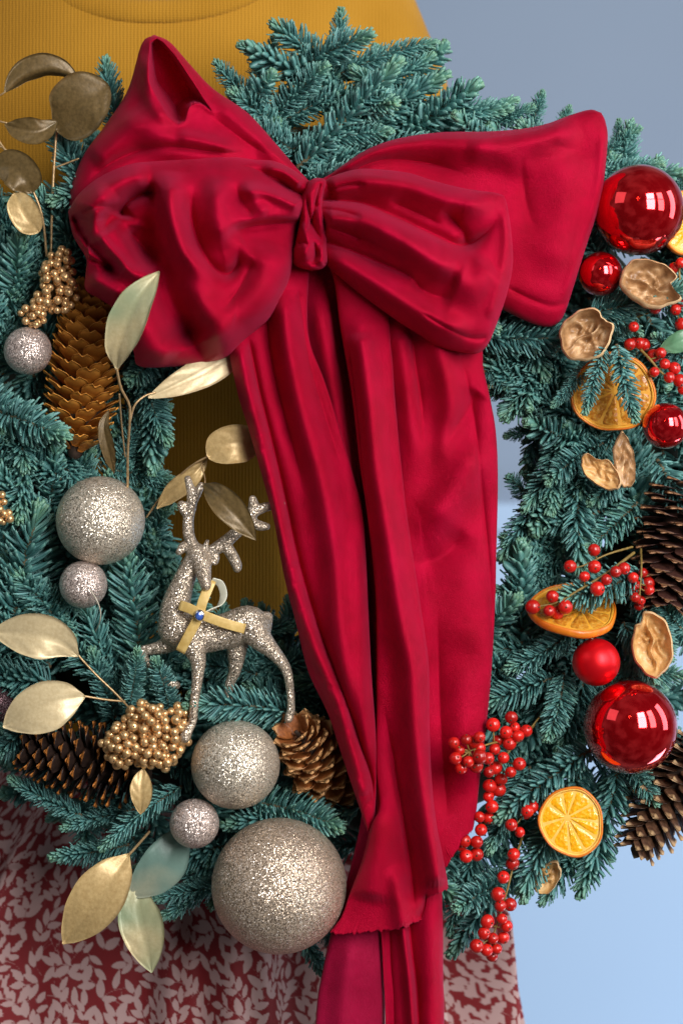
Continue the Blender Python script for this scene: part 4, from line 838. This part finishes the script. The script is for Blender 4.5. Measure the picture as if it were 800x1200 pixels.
def redsprig(pts, stems, label, fb, seed, rad=1.0):
    rs = random.Random(seed); c = pts[len(pts) // 2]; e = empty('red_berry_sprig', P(c[0], c[1], fb - 25), label, 'berries', 'red berry sprigs'); L = []
    allst = []
    for st_, r_ in stems:
        w = cr(st_, 14); allst += [tuple(q) for q in w]; L.append(tube([P(*q) for q in w], np.linspace(r_, r_ * 0.6, 14) * S, 7))
    V, F = join(L); mk('stem', V, F, M_STEM, e); L = []
    placed = []
    for q in pts:
        x, y = q[:2]; f = q[2] if len(q) > 2 else fb + rs.uniform(-6, 10)
        while any((x - a) ** 2 + (y - b_) ** 2 + (f - c_) ** 2 < 13.5 ** 2 for a, b_, c_ in placed) and f > fb - 40: f -= 3
        placed.append((x, y, f)); k = rs.uniform(0.82, 1.12) * rad
        inst('berry', RB, Matrix.Translation(P(x, y, f)) @ rq(rs, 0.7) @ Matrix.Diagonal((k, k, k * rs.uniform(0.95, 1.08), 1)), e)
        n_ = min(allst, key=lambda s_: (s_[0] - x) ** 2 + (s_[1] - y) ** 2 + 0.3 * (s_[2] - f) ** 2); a, b_ = P(*n_), P(x, y, f); L.append(tube([a, (a + b_) / 2 + Vector((0, 0, -2 * S)), b_], 0.9 * S, 5, 6, cap=False))
    V, F = join(L); mk('stalks', V, F, M_STEM, e); return e
def zc(p, x0, y0, k): return [(x0 + a / k, y0 + b_ / k) for a, b_ in p]
bA = zc([(118,190),(172,175),(205,185),(230,165),(142,222),(125,258),(182,272),(150,300),(215,290),(232,250),(228,212),(268,258),(297,218),(290,110),(347,143),(370,78),(385,122),(400,160),(435,137),(312,178),(362,192),(335,255),(405,282),(367,318),(325,350),(272,318),(300,300),(275,378),(315,395),(270,425),(285,470),(230,515),(270,520),(237,572),(218,625),(165,620),(150,645),(172,688),(218,680)], 500, 820, 3.75)
bA = [(x, y, (150 if x < 572 and y < 905 else 112)) if y < 905 else (x, y, 92) for x, y in bA]
redsprig(bA, [([(625, 850, 60), (600, 875, 85), (585, 900, 88), (575, 940, 80), (560, 985, 78)], 1.8), ([(600, 872, 84), (580, 870, 110), (550, 880, 138)], 1.4), ([(640, 830, 50), (610, 865, 80), (605, 848, 100)], 1.2)],
         'dense sprig of red berries spilling over the right edge of the velvet tail', 100, 8)
bB = zc([(370,550),(407,582),(440,490),(460,470),(432,500)], 500, 820, 3.75)
bC = zc([(380,680),(375,720),(335,780),(312,855),(322,905),(365,900),(265,975),(330,963),(350,995),(250,1025),(290,1048),(335,1045),(218,1082),(262,1100),(305,1095),(285,1125),(275,1055)], 500, 820, 3.75)
redsprig([(x, y, 92) for x, y in bB], [([(640, 945, 50), (615, 955, 78), (600, 972, 84)], 1.3)], 'few red berries on a short twig left of the flat orange slice', 90, 9)
redsprig([(x, y, 84) for x, y in bC], [([(612, 980, 40), (602, 1010, 66), (592, 1050, 72), (578, 1095, 74)], 1.6)], 'lowest red berry sprig hanging down in front of the skirt', 80, 10)
bD = zc([(382,338),(270,415),(384,417),(337,463),(397,520),(440,477),(483,440),(522,425),(187,556),(95,605),(172,623),(210,632),(248,605)], 600, 560, 4)
redsprig([(x, y, 108) for x, y in bD], [([(742, 648, 70), (710, 672, 98), (680, 690, 104), (652, 706, 106), (622, 712, 104)], 1.9), ([(740, 641, 70), (710, 650, 96), (680, 664, 104), (668, 664, 106)], 1.4)],
         'red berries on a long yellowish twig in front of the tilted orange slice', 105, 11)
bE = zc([(565,468),(610,445),(578,510),(575,560),(600,575),(640,525),(592,600),(635,495),(628,455)], 600, 560, 4)
redsprig([(x, y, 84) for x, y in bE], [([(750, 640, 50), (751, 665, 84), (749, 695, 88)], 1.5)], 'red berry bunch hanging just left of the dark brown pine cone', 84, 12, 0.92)
bF = zc([(668,168),(692,232),(747,258),(718,312),(630,280),(778,330),(625,185),(487,118),(545,112),(570,120),(520,105),(800,380)], 640, 380, 5)
redsprig([(x, y, 82) for x, y in bF], [([(738, 398, 60), (760, 420, 78), (776, 438, 78), (805, 458, 70)], 1.8)], 'red berries on an olive twig right of the thick orange slice', 80, 13, 0.95)
bG = zc([(785,690),(745,720),(755,965),(790,930),(770,945),(635,955),(510,1065),(790,1050)], 640, 170, 5)
redsprig([(x, y, 74) for x, y in bG], [([(815, 290, 50), (796, 310, 66), (795, 345, 66), (770, 362, 60), (745, 372, 50)], 1.5)], 'scattered red berries around the upper walnut shell at right edge', 74, 14, 0.95)

# ================================================================ LEAFY BRANCHES
def leaf(parent, spine, width, m_, fold=0.18, roll=0.0, wprof=None, name='leaf', lab=None, arch=0.0):
    n, q = 26, 13; sp = cr(spine, n); Pw = np.array([list(P(*s_)) for s_ in sp]); T = np.gradient(Pw, axis=0); T /= np.linalg.norm(T, axis=1)[:, None]
    nrm0 = np.array([math.sin(roll), -math.cos(roll), 0.0]) if not isinstance(roll, tuple) else np.array(roll, float); V = []; lay = []
    wprof = wprof or ((0, 0.04), (0.06, 0.25), (0.2, 0.68), (0.42, 1.0), (0.65, 0.9), (0.85, 0.52), (1, 0.03)); px, pv = zip(*wprof)
    for layer in (1, -1):
        for i in range(n):
            t = i / (n - 1); N = nrm0 - T[i] * (nrm0 @ T[i]); N /= np.linalg.norm(N); Bn = np.cross(T[i], N); a = cr([[x, v] for x, v in wprof], 60); w = np.interp(t, a[:, 0], a[:, 1]) * width * S
            for j in range(q):
                s_ = (j / (q - 1)) * 2 - 1
                z = fold * abs(s_) ** 1.3 * w - 1.0 * S * math.exp(-(s_ / 0.12) ** 2) + arch * w * s_ + 0.6 * S * math.sin(9 * abs(s_) + t * 26) * abs(s_)
                V.append(Pw[i] + Bn * w * s_ + N * (z + layer * 0.45 * S))
    F = gridfaces(n, q, 0) + gridfaces(n, q, n * q, True)
    loop = [i * q for i in range(n)] + [(n - 1) * q + j for j in range(1, q)] + [i * q + q - 1 for i in range(n - 2, -1, -1)] + [j for j in range(q - 2, 0, -1)]
    F += [(loop[i], loop[i] + n * q, loop[(i + 1) % len(loop)] + n * q, loop[(i + 1) % len(loop)]) for i in range(len(loop))]
    o = mk(name, np.array(V), F, m_, parent)
    if lab: o['label'] = lab
    return o
def branch(label, root, stems, leaves, m_=M_GSTEM, cat='gilded branch'):
    e = empty('eucalyptus_branch', P(*root), label, cat, 'gilded eucalyptus branches'); L = [tube([P(*q) for q in st_], r_ * S, 7, 18) for st_, r_ in stems]
    V, F = join(L); mk('stem', V, F, m_, e)
    for lf_ in leaves: leaf(e, *lf_[:3], **lf_[3] if len(lf_) > 3 else {})
    return e
RND = ((0, 0.1), (0.08, 0.5), (0.25, 0.88), (0.5, 1.0), (0.75, 0.86), (0.93, 0.45), (1, 0.08))
OB = ((0, 0.05), (0.1, 0.35), (0.3, 0.75), (0.6, 1.0), (0.85, 0.8), (1, 0.1))
branch('bronze eucalyptus branch at upper left with five dull leaves against the sweater', (58, 290, 60),
       [([(55, 300, 70), (50, 255, 85), (38, 222, 92), (16, 184, 95), (3, 172, 95), (-8, 150, 92)], 1.5), ([(3, 172, 95), (-10, 172, 95)], 1.2), ([(60, 300, 55), (62, 225, 60), (66, 160, 66), (68, 150, 70)], 1.6), ([(66, 196, 62), (92, 186, 62)], 1.1), ([(8, 144, 92), (0, 142, 92), (-12, 136, 90)], 1.1), ([(6, 108, 94), (-6, 116, 92)], 1.0)],
       [([(5, 109, 92), (28, 90, 92), (60, 82, 90), (94, 92, 84)], 15, M_LDARK, dict(fold=-0.9, roll=(0.1, -0.7, -0.6), arch=0.0)), ([(66, 152, 78), (80, 140, 86), (98, 118, 94), (128, 100, 92)], 34, M_LDARK, dict(fold=0.1, wprof=RND)),
        ([(6, 146, 92), (25, 152, 96), (48, 154, 94), (68, 142, 86)], 15, M_LDARK, dict(fold=0.35)), ([(38, 226, 96), (30, 210, 104), (14, 196, 102), (-8, 196, 96)], 21, M_LDARK, dict(fold=0.15, wprof=RND)), ([(18, 226, 98), (24, 240, 104), (34, 258, 102), (46, 272, 92)], 17, M_LGOLD, dict(fold=0.12, wprof=RND))])
branch('gold branch rising from the large left bauble with one greenish leaf and one pale leaf', (150, 570, 60),
       [([(150, 570, 90), (150, 530, 112), (152, 498, 130), (152, 475, 140), (142, 455, 158), (137, 432, 172)], 1.5), ([(152, 496, 130), (158, 475, 135), (170, 464, 132), (182, 460, 128)], 1.2), ([(147, 535, 108), (143, 500, 118), (140, 462, 152)], 1.0)],
       [([(137, 433, 172), (140, 405, 188), (160, 355, 200), (187, 318, 196)], 21, M_LGREEN, dict(fold=0.18, roll=-0.2)), ([(174, 466, 118), (205, 452, 116), (240, 435, 108), (285, 408, 86)], 18, M_LPALE, dict(fold=0.15, roll=0.15, wprof=OB)),
        ([(134, 555, 70), (128, 530, 80), (122, 500, 86), (128, 480, 80)], 8, M_LDARK, dict(fold=0.3))])
branch('bronze branch behind the reindeer antlers with three curved leaves', (172, 606, 40),
       [([(172, 606, 40), (190, 580, 50), (212, 556, 70), (230, 542, 80), (246, 534, 84)], 1.1), ([(172, 606, 40), (196, 575, 44), (224, 548, 54), (236, 540, 70)], 0.8), ([(236, 545, 84), (240, 560, 104), (240, 568, 120)], 0.8)],
       [([(244, 536, 86), (262, 524, 90), (282, 520, 86), (304, 524, 70)], 22, M_LGOLD, dict(fold=0.25, wprof=RND)), ([(184, 596, 52), (205, 574, 60), (225, 558, 66), (243, 538, 60)], 12, M_LGOLD, dict(fold=0.3, roll=0.4)), ([(238, 567, 124), (254, 580, 142), (278, 605, 148), (300, 633, 140)], 16, M_LDARK, dict(fold=0.15))])
branch('pair of pale champagne leaves on one twig at left, above the blackish pine cone', (148, 826, 80),
       [([(152, 830, 85), (135, 812, 95), (112, 790, 100), (92, 768, 106)], 1.3), ([(146, 822, 88), (125, 820, 98), (100, 816, 106)], 1.3)],
       [([(92, 769, 108), (70, 752, 118), (38, 744, 122), (-10, 740, 112)], 25, M_LPALE, dict(fold=0.12, roll=-0.15)), ([(100, 816, 106), (70, 822, 118), (35, 836, 120), (4, 852, 110)], 28, M_LPALE, dict(fold=0.14, roll=0.1))])
branch('bottom left branch with one gold leaf and two blue green half gilded leaves', (170, 985, 60),
       [([(175, 975, 60), (160, 992, 85), (150, 1003, 100)], 1.6), ([(225, 980, 50), (222, 975, 60)], 1.2)],
       [([(151, 1001, 102), (132, 1028, 118), (105, 1066, 118), (74, 1106, 100)], 29, M_LGOLD, dict(fold=0.16, roll=-0.1)), ([(215, 968, 62), (205, 990, 72), (188, 1018, 76), (150, 1052, 66)], 25, M_LTEAL, dict(fold=0.12)), ([(172, 1032, 62), (162, 1060, 70), (170, 1100, 74), (178, 1140, 70)], 25, M_LGREEN, dict(fold=0.12))])
branch('single narrow gold leaf hanging below the big gold berry cluster', (166, 900, 80), [([(172, 890, 80), (168, 902, 92)], 1.0)], [([(168, 900, 94), (166, 918, 100), (166, 938, 100), (165, 954, 94)], 12.5, M_LGOLD, dict(fold=0.12))], cat='leaf')
e = empty('green_leaf', P(800, 400, 60), 'small fresh green leaf at the right edge above red berries', 'leaf'); leaf(e, [(818, 392, 72), (806, 396, 84), (790, 403, 84), (772, 409, 76)], 12, M_HOLLY, 0.1)

# ================================================================ ORANGE SLICES
M_RIND = simple('dried orange rind', [(0.3, (0.62, 0.13, 0.005)), (0.7, (0.80, 0.24, 0.012))], 160, 0.45, coat=0.2)
M_PITH = simple('pale orange pith', [(0.3, (0.88, 0.46, 0.05)), (0.7, (0.92, 0.60, 0.14))], 200, 0.6)
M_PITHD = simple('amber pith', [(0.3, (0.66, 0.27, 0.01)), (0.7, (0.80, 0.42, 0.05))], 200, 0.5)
def pulp(name, a, b_, c_):
    m, nt, b = mat(name); c = objco(nt); n = noise(nt, c, 420, 4); v = nd(nt, 'ShaderNodeTexVoronoi'); v.inputs['Scale'].default_value = 420; lk(nt, c, v.inputs['Vector'])
    lk(nt, ramp(nt, n, [(0.25, a), (0.5, b_), (0.75, c_)]), b.inputs['Base Color']); b.inputs['Roughness'].default_value = 0.3; b.inputs['Coat Weight'].default_value = 0.3
    b.inputs['Subsurface Weight'].default_value = 0.25; b.inputs['Subsurface Radius'].default_value = (0.004, 0.0015, 0.0004); bump(nt, v.outputs['Distance'], 0.35, 0.001, b); return m
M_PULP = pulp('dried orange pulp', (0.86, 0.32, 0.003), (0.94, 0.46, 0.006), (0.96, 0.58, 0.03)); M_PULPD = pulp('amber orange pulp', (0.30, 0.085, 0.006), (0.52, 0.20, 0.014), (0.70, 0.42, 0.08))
def orange(x, y, f, R, normal, thick, label, pm, pith, seed, nseg=10, off=(0.12, -0.1), tilt=0.0, asp=1.0, warp=0.0):
    rs = random.Random(seed); c = P(x, y, f); e = empty('orange_slice', c, label, 'orange slice', 'dried orange slices'); nrm = Vector(normal).normalized(); M = frame(nrm, (0, 0, 1)); M = M @ Matrix.Rotation(tilt, 4, 'X')
    A = np.array(Matrix.Translation(c) @ M); n = 80
    ph = [rs.uniform(0, 6.28) for _ in range(4)]
    def rad(a): return R * (1 + 0.035 * math.sin(2 * a + ph[0]) + 0.03 * math.sin(3 * a + ph[1]) + 0.01 * math.sin(7 * a + ph[2])) * S
    def wz(a, r): return warp * S * math.sin(a + 0.6) * (r / (R * S)) ** 2 * 1.0 + warp * 0.4 * S * math.sin(2 * a) * (r / (R * S)) ** 2
    def tr(V): V = np.array(V, float); return V @ A[:3, :3].T + A[:3, 3]
    def ring(prof, name, m_):
        V = []; F = []
        for i in range(n):
            a = 2 * math.pi * i / n; r0 = rad(a)
            for (q, h_) in prof: r_ = r0 * q; V.append((h_ * S + wz(a, r_), r_ * math.cos(a) * asp, r_ * math.sin(a)))
        k = len(prof)
        for i in range(n):
            for j in range(k): a = i * k + j; b_ = i * k + (j + 1) % k; c2 = ((i + 1) % n) * k; F.append((a, b_, c2 + (j + 1) % k, c2 + j))
        return mk(name, tr(V), F, m_, e)
    h_ = thick / 2
    ring([(0.93, h_), (0.965, h_ + 0.6), (0.99, h_ * 0.6), (1.0, 0), (0.99, -h_ * 0.6), (0.965, -h_), (0.93, -h_)], 'rind', M_RIND)
    ring([(0.87, h_ - 1.4), (0.905, h_ - 0.2), (0.929, h_), (0.929, -h_), (0.87, -h_ + 0.3)], 'pith', pith)
    # membrane disc
    V = [(0.0, 0, 0)]; F = []
    V = []; 
    for s_ in (h_ - 1.6, -h_ + 1.6):
        for j in range(9):
            for i in range(n): a = 2 * math.pi * i / n; r_ = rad(a) * 0.86 * (j + 0.02) / 8; V.append((s_ * S + wz(a, r_), r_ * math.cos(a) * asp, r_ * math.sin(a)))
    for l in (0, 1):
        for j in range(8):
            for i in range(n): a = l * 9 * n + j * n + i; b_ = l * 9 * n + j * n + (i + 1) % n; F.append((a, b_, b_ + n, a + n) if l else (a, a + n, b_ + n, b_))
    mk('membrane', tr(V), F, pith, e)
    cuts = [0.0]
    for k in range(nseg): cuts.append(cuts[-1] + rs.uniform(0.75, 1.25))
    cuts = [c_ / cuts[-1] * 2 * math.pi for c_ in cuts]
    cx, cy = off[0] * R * S, off[1] * R * S
    for k in range(nseg):
        a0, a1 = cuts[k], cuts[k + 1]; V = []; F = []; nu, nv = 8, 9
        for i in range(nu):
            u = (i / (nu - 1)); 
            for j in range(nv):
                v = j / (nv - 1); rr_ = 0.07 + 0.80 * v; gap = 0.020 / max(rr_, 0.12); a = (a0 + gap) + (a1 - a0 - 2 * gap) * u; r_ = rad(a) * rr_
                w = 1 - (j / (nv - 1)); ed = (1 - abs(2 * u - 1) ** 4) * (1 - abs(2 * v - 1) ** 6)
                zz = (h_ - 1.9 + 1.3 * ed + 0.5 * rs.uniform(-1, 1) * ed) * S + wz(a, r_)
                V.append((zz, r_ * math.cos(a) * asp + cx * w, r_ * math.sin(a) + cy * w))
        F = gridfaces(nu, nv); mk('segment', tr(V), F, pm, e)
    return e
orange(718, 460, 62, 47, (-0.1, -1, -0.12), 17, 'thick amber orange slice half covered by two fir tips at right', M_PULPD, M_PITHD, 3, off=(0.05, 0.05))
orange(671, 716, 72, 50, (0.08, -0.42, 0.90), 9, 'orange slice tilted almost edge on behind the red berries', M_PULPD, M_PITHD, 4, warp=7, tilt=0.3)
orange(669, 963, 88, 39, (-0.08, -1, 0.05), 6, 'bright yellow orange dried slice facing front at lower right', M_PULP, M_PITH, 5, off=(-0.12, 0.12), asp=0.97)
orange(803, 262, 40, 38, (0.3, -1, 0.1), 8, 'orange slice mostly hidden behind the upper large red bauble at the right edge', M_PULP, M_PITH, 6)

# ================================================================ WALNUT SHELLS
M_NUT = simple('walnut shell outside', [(0.3, (0.58, 0.35, 0.16)), (0.7, (0.78, 0.54, 0.30))], 200, 0.55)
M_NUTI = simple('walnut shell inside', [(0.3, (0.16, 0.07, 0.025)), (0.5, (0.42, 0.23, 0.10)), (0.7, (0.68, 0.46, 0.26))], 110, 0.4, bs=0.7, bd=0.0015)
M_NUTL = simple('light walnut shell inside', [(0.3, (0.42, 0.20, 0.06)), (0.5, (0.66, 0.38, 0.14)), (0.7, (0.80, 0.54, 0.26))], 110, 0.42, bs=0.6, bd=0.0015)
def walnut(x, y, f, a, b_, rot, normal, label, m_in=M_NUTI, seed=1, cut=None, depth=1.0, septum=True):
    rs = np.random.default_rng(seed); c = P(x, y, f); e = empty('walnut_shell', c, label, 'walnut shell', 'empty walnut shell halves'); M = frame(Vector(normal).normalized(), (0, 0, 1)) @ Matrix.Rotation(math.radians(rot), 4, 'X'); A = np.array(Matrix.Translation(c) @ M)
    n, q = 72, 22; ph = rs.uniform(0, 6.28, 8)
    TH, R = np.meshgrid(np.linspace(0, 2 * math.pi, n, endpoint=False), np.linspace(0.001, 1, q), indexing='ij')
    rim = 1 + 0.03 * np.sin(2 * TH + ph[0]) + 0.03 * np.sin(5 * TH + ph[1]) + 0.015 * np.sin(11 * TH + ph[2])
    if cut is not None:
        for (ca, cw, cd) in cut: rim = rim * (1 - cd * np.exp(-((((TH - ca) + math.pi) % (2 * math.pi) - math.pi) / cw) ** 4))
    pnt = 1 + 0.10 * np.exp(-((((TH) + math.pi) % (2 * math.pi) - math.pi) / 0.35) ** 2)
    X = a * R * rim * pnt * np.cos(TH); Y = b_ * R * rim * np.sin(TH); Zb = -b_ * depth * np.sqrt(np.clip(1 - R ** 2.4, 0, 1))
    wr = 1.0 * np.sin(X * 0.55 + ph[3] + 2 * np.sin(Y * 0.3)) + 1.0 * np.sin(Y * 0.6 + ph[4] + 2 * np.sin(X * 0.25)); wr2 = 1.6 * np.sin(X * 0.33 + ph[5] + 1.5 * np.sin(Y * 0.4)) * np.sin(Y * 0.38 + ph[6])
    rimz = 1.8 * np.sin(3 * TH + ph[7]) * R ** 4
    Zi = Zb * 0.82 + (wr * 0.8 + wr2 * 1.3) * np.clip(1.1 - R, 0, 1) * 2 + rimz
    if septum:
        Zi = Zi + b_ * 0.42 * np.exp(-((Y + 2.2 * np.sin(X * 0.2)) / 2.0) ** 2) * np.clip(1 - (R * 1.05) ** 4, 0, 1) + b_ * 0.22 * np.exp(-((X - 0.25 * a + 0.3 * np.abs(Y)) / 2.6) ** 2) * np.clip(1 - R ** 3, 0, 1)
    Zo = Zb - 2.2 + wr * 0.5 + rimz; Xo, Yo = X * 1.07, Y * 1.09
    def tr(Z_, X_, Y_): V = np.stack([Z_, X_, Y_], -1).reshape(-1, 3) * S; return V @ A[:3, :3].T + A[:3, 3]
    def faces(flip): 
        F = []
        for i in range(n):
            for j in range(q - 1): p = i * q + j; p2 = ((i + 1) % n) * q + j; F.append((p, p2, p2 + 1, p + 1) if not flip else (p, p + 1, p2 + 1, p2))
        return F
    mk('shell_lining', tr(Zi, X, Y), faces(False), m_in, e)
    Vo = tr(Zo, Xo, Yo); rimv = tr(Zi[:, -1] + 0.3, X[:, -1], Y[:, -1]); k = len(Vo); F = faces(True)
    F += [(i * q + q - 1, k + i, k + (i + 1) % n, ((i + 1) % n) * q + q - 1) for i in range(n)]
    mk('shell', np.vstack([Vo, rimv]), F, M_NUT, e); return e
walnut(763, 331, 100, 33, 26, -25, (0.1, -1, 0.25), 'open walnut shell half with wrinkled hollow under the upper large red bauble', seed=3, cut=[(0.35, 0.35, 0.35)])
walnut(686, 392, 108, 30, 26, 35, (-0.1, -1, 0.1), 'broken walnut shell half with a dark hollow beside the right bow loop corner', seed=4, cut=[(0.1, 0.3, 0.2)])
walnut(703, 552, 88, 26, 14, -42, (-0.2, -1, 0.1), 'light brown shell fragment, left one of a touching pair below the thick orange slice', M_NUTL, seed=5, cut=[(2.2, 0.4, 0.3)], depth=0.6, septum=False)
walnut(732, 541, 86, 29, 12, 98, (0.25, -1, 0.0), 'narrow upright shell fragment, right one of a touching pair below the thick orange slice', M_NUTI, seed=6, depth=0.5, septum=False)
walnut(764, 756, 84, 35, 21, 98, (-0.05, -1, 0.05), 'oval pale walnut shell half between dark pine cone and lower big red bauble', M_NUTL, seed=7, cut=[(0.5, 0.22, 0.14)])
walnut(641, 1030, 60, 20, 12, 60, (-0.2, -1, -0.2), 'small shell piece peeking out below the flat orange slice', M_NUTL, seed=8, septum=False)

# ================================================================ REINDEER
k = 3.529
def zr_(x, y): return 150 + x / k, 540 + y / k
deer = empty('reindeer_figurine', P(225, 866, 90), 'glittery champagne reindeer ornament standing with one foreleg raised, ribbon at its chest', 'reindeer')
def ch(pts, seg=16, n=None): return tube([P(*p[:3]) for p in pts], [(p[3] + 0.25) * S for p in pts], seg, n or 4 * len(pts))
bl = [ch([(206, 736, 98, 20.5), (232, 744, 98, 21), (262, 740, 96, 20), (290, 731, 95, 21), (300, 734, 95, 18)]),
      ch([(206, 733, 98, 20), (206, 712, 100, 17), (212, 690, 102, 13.5), (221, 668, 104, 11), (229, 654, 106, 10.5)]),
      ch([(230, 648, 106, 11.5), (236, 660, 112, 10.8), (239, 674, 120, 8.2), (241.5, 686, 127, 6)]),
      ch([(224, 640, 104, 6), (216, 640, 106, 5.5), (210, 647, 108, 4.0)]), ch([(246, 644, 102, 5), (252, 652, 106, 5), (252, 659, 110, 3.5)]), ch([(240, 644, 108, 4), (243, 634, 109, 2.2)]),
      ch([(226, 755, 108, 14), (232, 775, 110, 9), (231, 797, 110, 6.2), (228, 822, 108, 5.2), (226, 844, 106, 4.8), (221, 855, 106, 5.2), (217, 864, 108, 6.5)]),
      ch([(204, 750, 88, 12), (190, 758, 88, 8.5), (176, 761, 88, 6), (165, 764, 88, 5), (176, 780, 84, 4.5), (192, 796, 82, 4.2), (207, 803, 80, 4.8)]),
      ch([(297, 738, 102, 18), (308, 752, 104, 12.5), (321, 765, 104, 8.5), (334, 782, 102, 6.2), (339, 800, 100, 4.8), (341, 830, 98, 4.4), (338, 842, 99, 5)]),
      ch([(278, 748, 86, 14), (277, 768, 84, 10.5), (275, 786, 82, 7.0), (268, 806, 78, 5), (270, 830, 74, 4.5)]), ch([(307, 724, 95, 7), (315, 722, 95, 4.5), (316, 730, 95, 3)])]
V, F = join(bl); o = mk('body', V, F, M_DEER, deer); remesh(o, 0.00085, 4)
def ch2(pts): return ch([(x, y, f, r_ + 0.8) for x, y, f, r_ in pts])
bl = [ch2([(230, 644, 106, 5.5), (222, 630, 106, 5.6), (221, 608, 106, 5.2), (225, 590, 106, 5), (224, 576, 106, 4.2), (220, 561, 106, 2.8)]), ch2([(226, 588, 106, 4.2), (231, 578, 107, 4), (236, 569, 108, 3)]), ch2([(221, 604, 106, 4.4), (216, 598, 106, 4.4), (213, 592, 107, 4.2)]),
      ch2([(238, 648, 104, 5.5), (250, 645, 104, 6.4), (264, 635, 104, 6.2), (277, 624, 104, 5.8), (290, 609, 104, 5.2), (298, 600, 105, 5), (312, 594, 106, 4.3), (331, 590, 107, 2.3)]), ch2([(295, 604, 105, 5), (297, 592, 105, 5), (296, 585, 105, 3.6)]),
      ch2([(293, 611, 104, 4.5), (304, 616, 105, 4.8), (312, 617, 106, 3.4)]), ch2([(264, 638, 104, 5.5), (271, 649, 106, 5.6), (277, 661, 108, 5.0), (278, 666, 108, 4)]), ch2([(249, 647, 105, 4.5), (252, 656, 108, 3.6)])]
V, F = join(bl); o = mk('antlers', V, F, M_DEER, deer); remesh(o, 0.0008, 2)
M_RIB = simple('gold satin ribbon', [(0.3, (0.55, 0.36, 0.10)), (0.7, (0.70, 0.50, 0.18))], 250, 0.4, 0.1); M_RIBW = simple('ivory ribbon back', [(0.3, (0.66, 0.66, 0.52)), (0.7, (0.74, 0.74, 0.60))], 250, 0.5)
def strip(pts, w, m_, parent, name='ribbon_strip', wdir=None):
    n = 24; sp = cr(pts, n); Pw = np.array([list(P(*s_)) for s_ in sp]); T = np.gradient(Pw, axis=0); T /= np.linalg.norm(T, axis=1)[:, None]; V = []
    for i in range(n):
        N = np.array(wdir if wdir is not None else (0, -1, 0), float); N = N - T[i] * (N @ T[i]); N /= np.linalg.norm(N); Bn = np.cross(T[i], N) if wdir is None else N; N2 = np.cross(Bn, T[i])
        for a, b_ in ((-1, -.45), (-.86, -.6), (0, -.5), (.86, -.6), (1, -.45), (1, .45), (.86, .6), (0, .5), (-.86, .6), (-1, .45)): V.append(Pw[i] + Bn * a * w * S / 2 + N2 * b_ * S)
    F = []
    for i in range(n - 1):
        for j in range(10): a = i * 10 + j; b_ = i * 10 + (j + 1) % 10; F.append((a, b_, b_ + 10, a + 10))
    F.append(tuple(range(10))[::-1]); F.append(tuple((n - 1) * 10 + j for j in range(10))); return mk(name, np.array(V), F, m_, parent)
rb = empty('gold_ribbon_bow', P(234, 720, 122), 'tiny gold ribbon bow with blue gem on the reindeer\'s chest', 'ribbon bow')
strip([(210, 709, 124), (222, 713, 128), (236, 720, 130), (262, 730, 128), (287, 737, 122)], 11, M_RIB, rb)
strip([(211, 764, 124), (221, 745, 128), (232, 724, 128), (238, 704, 128), (248, 680, 122)], 11, M_RIB, rb)
o = strip([(248, 680, 122), (258, 684, 116), (262, 698, 112), (256, 710, 112), (244, 716, 118), (236, 720, 124)], 9, M_RIBW, rb, wdir=(0.75, -0.45, 0.5)); o['label'] = 'ivory back side of the ribbon loop'
c = P(234, 721, 134); V, F = sphere(c, 5.6 * S, 20, 12, (1, 0.55, 1.15)); M_SIL = simple('silver setting', [(0.3, (0.7, 0.7, 0.72)), (0.7, (0.85, 0.85, 0.88))], 300, 0.2, 1.0); s_ = mk('gem_setting', V, F, M_SIL, rb)
M_GEM = simple('blue gem', [(0.3, (0.02, 0.06, 0.35)), (0.7, (0.08, 0.18, 0.60))], 300, 0.08, 0.2, bs=0, coat=1.0)
V, F = sphere(P(233.5, 722, 137), 4.4 * S, 8, 5, (1, 0.5, 1.1)); mk('gem', V, F, M_GEM, s_, smooth=False)
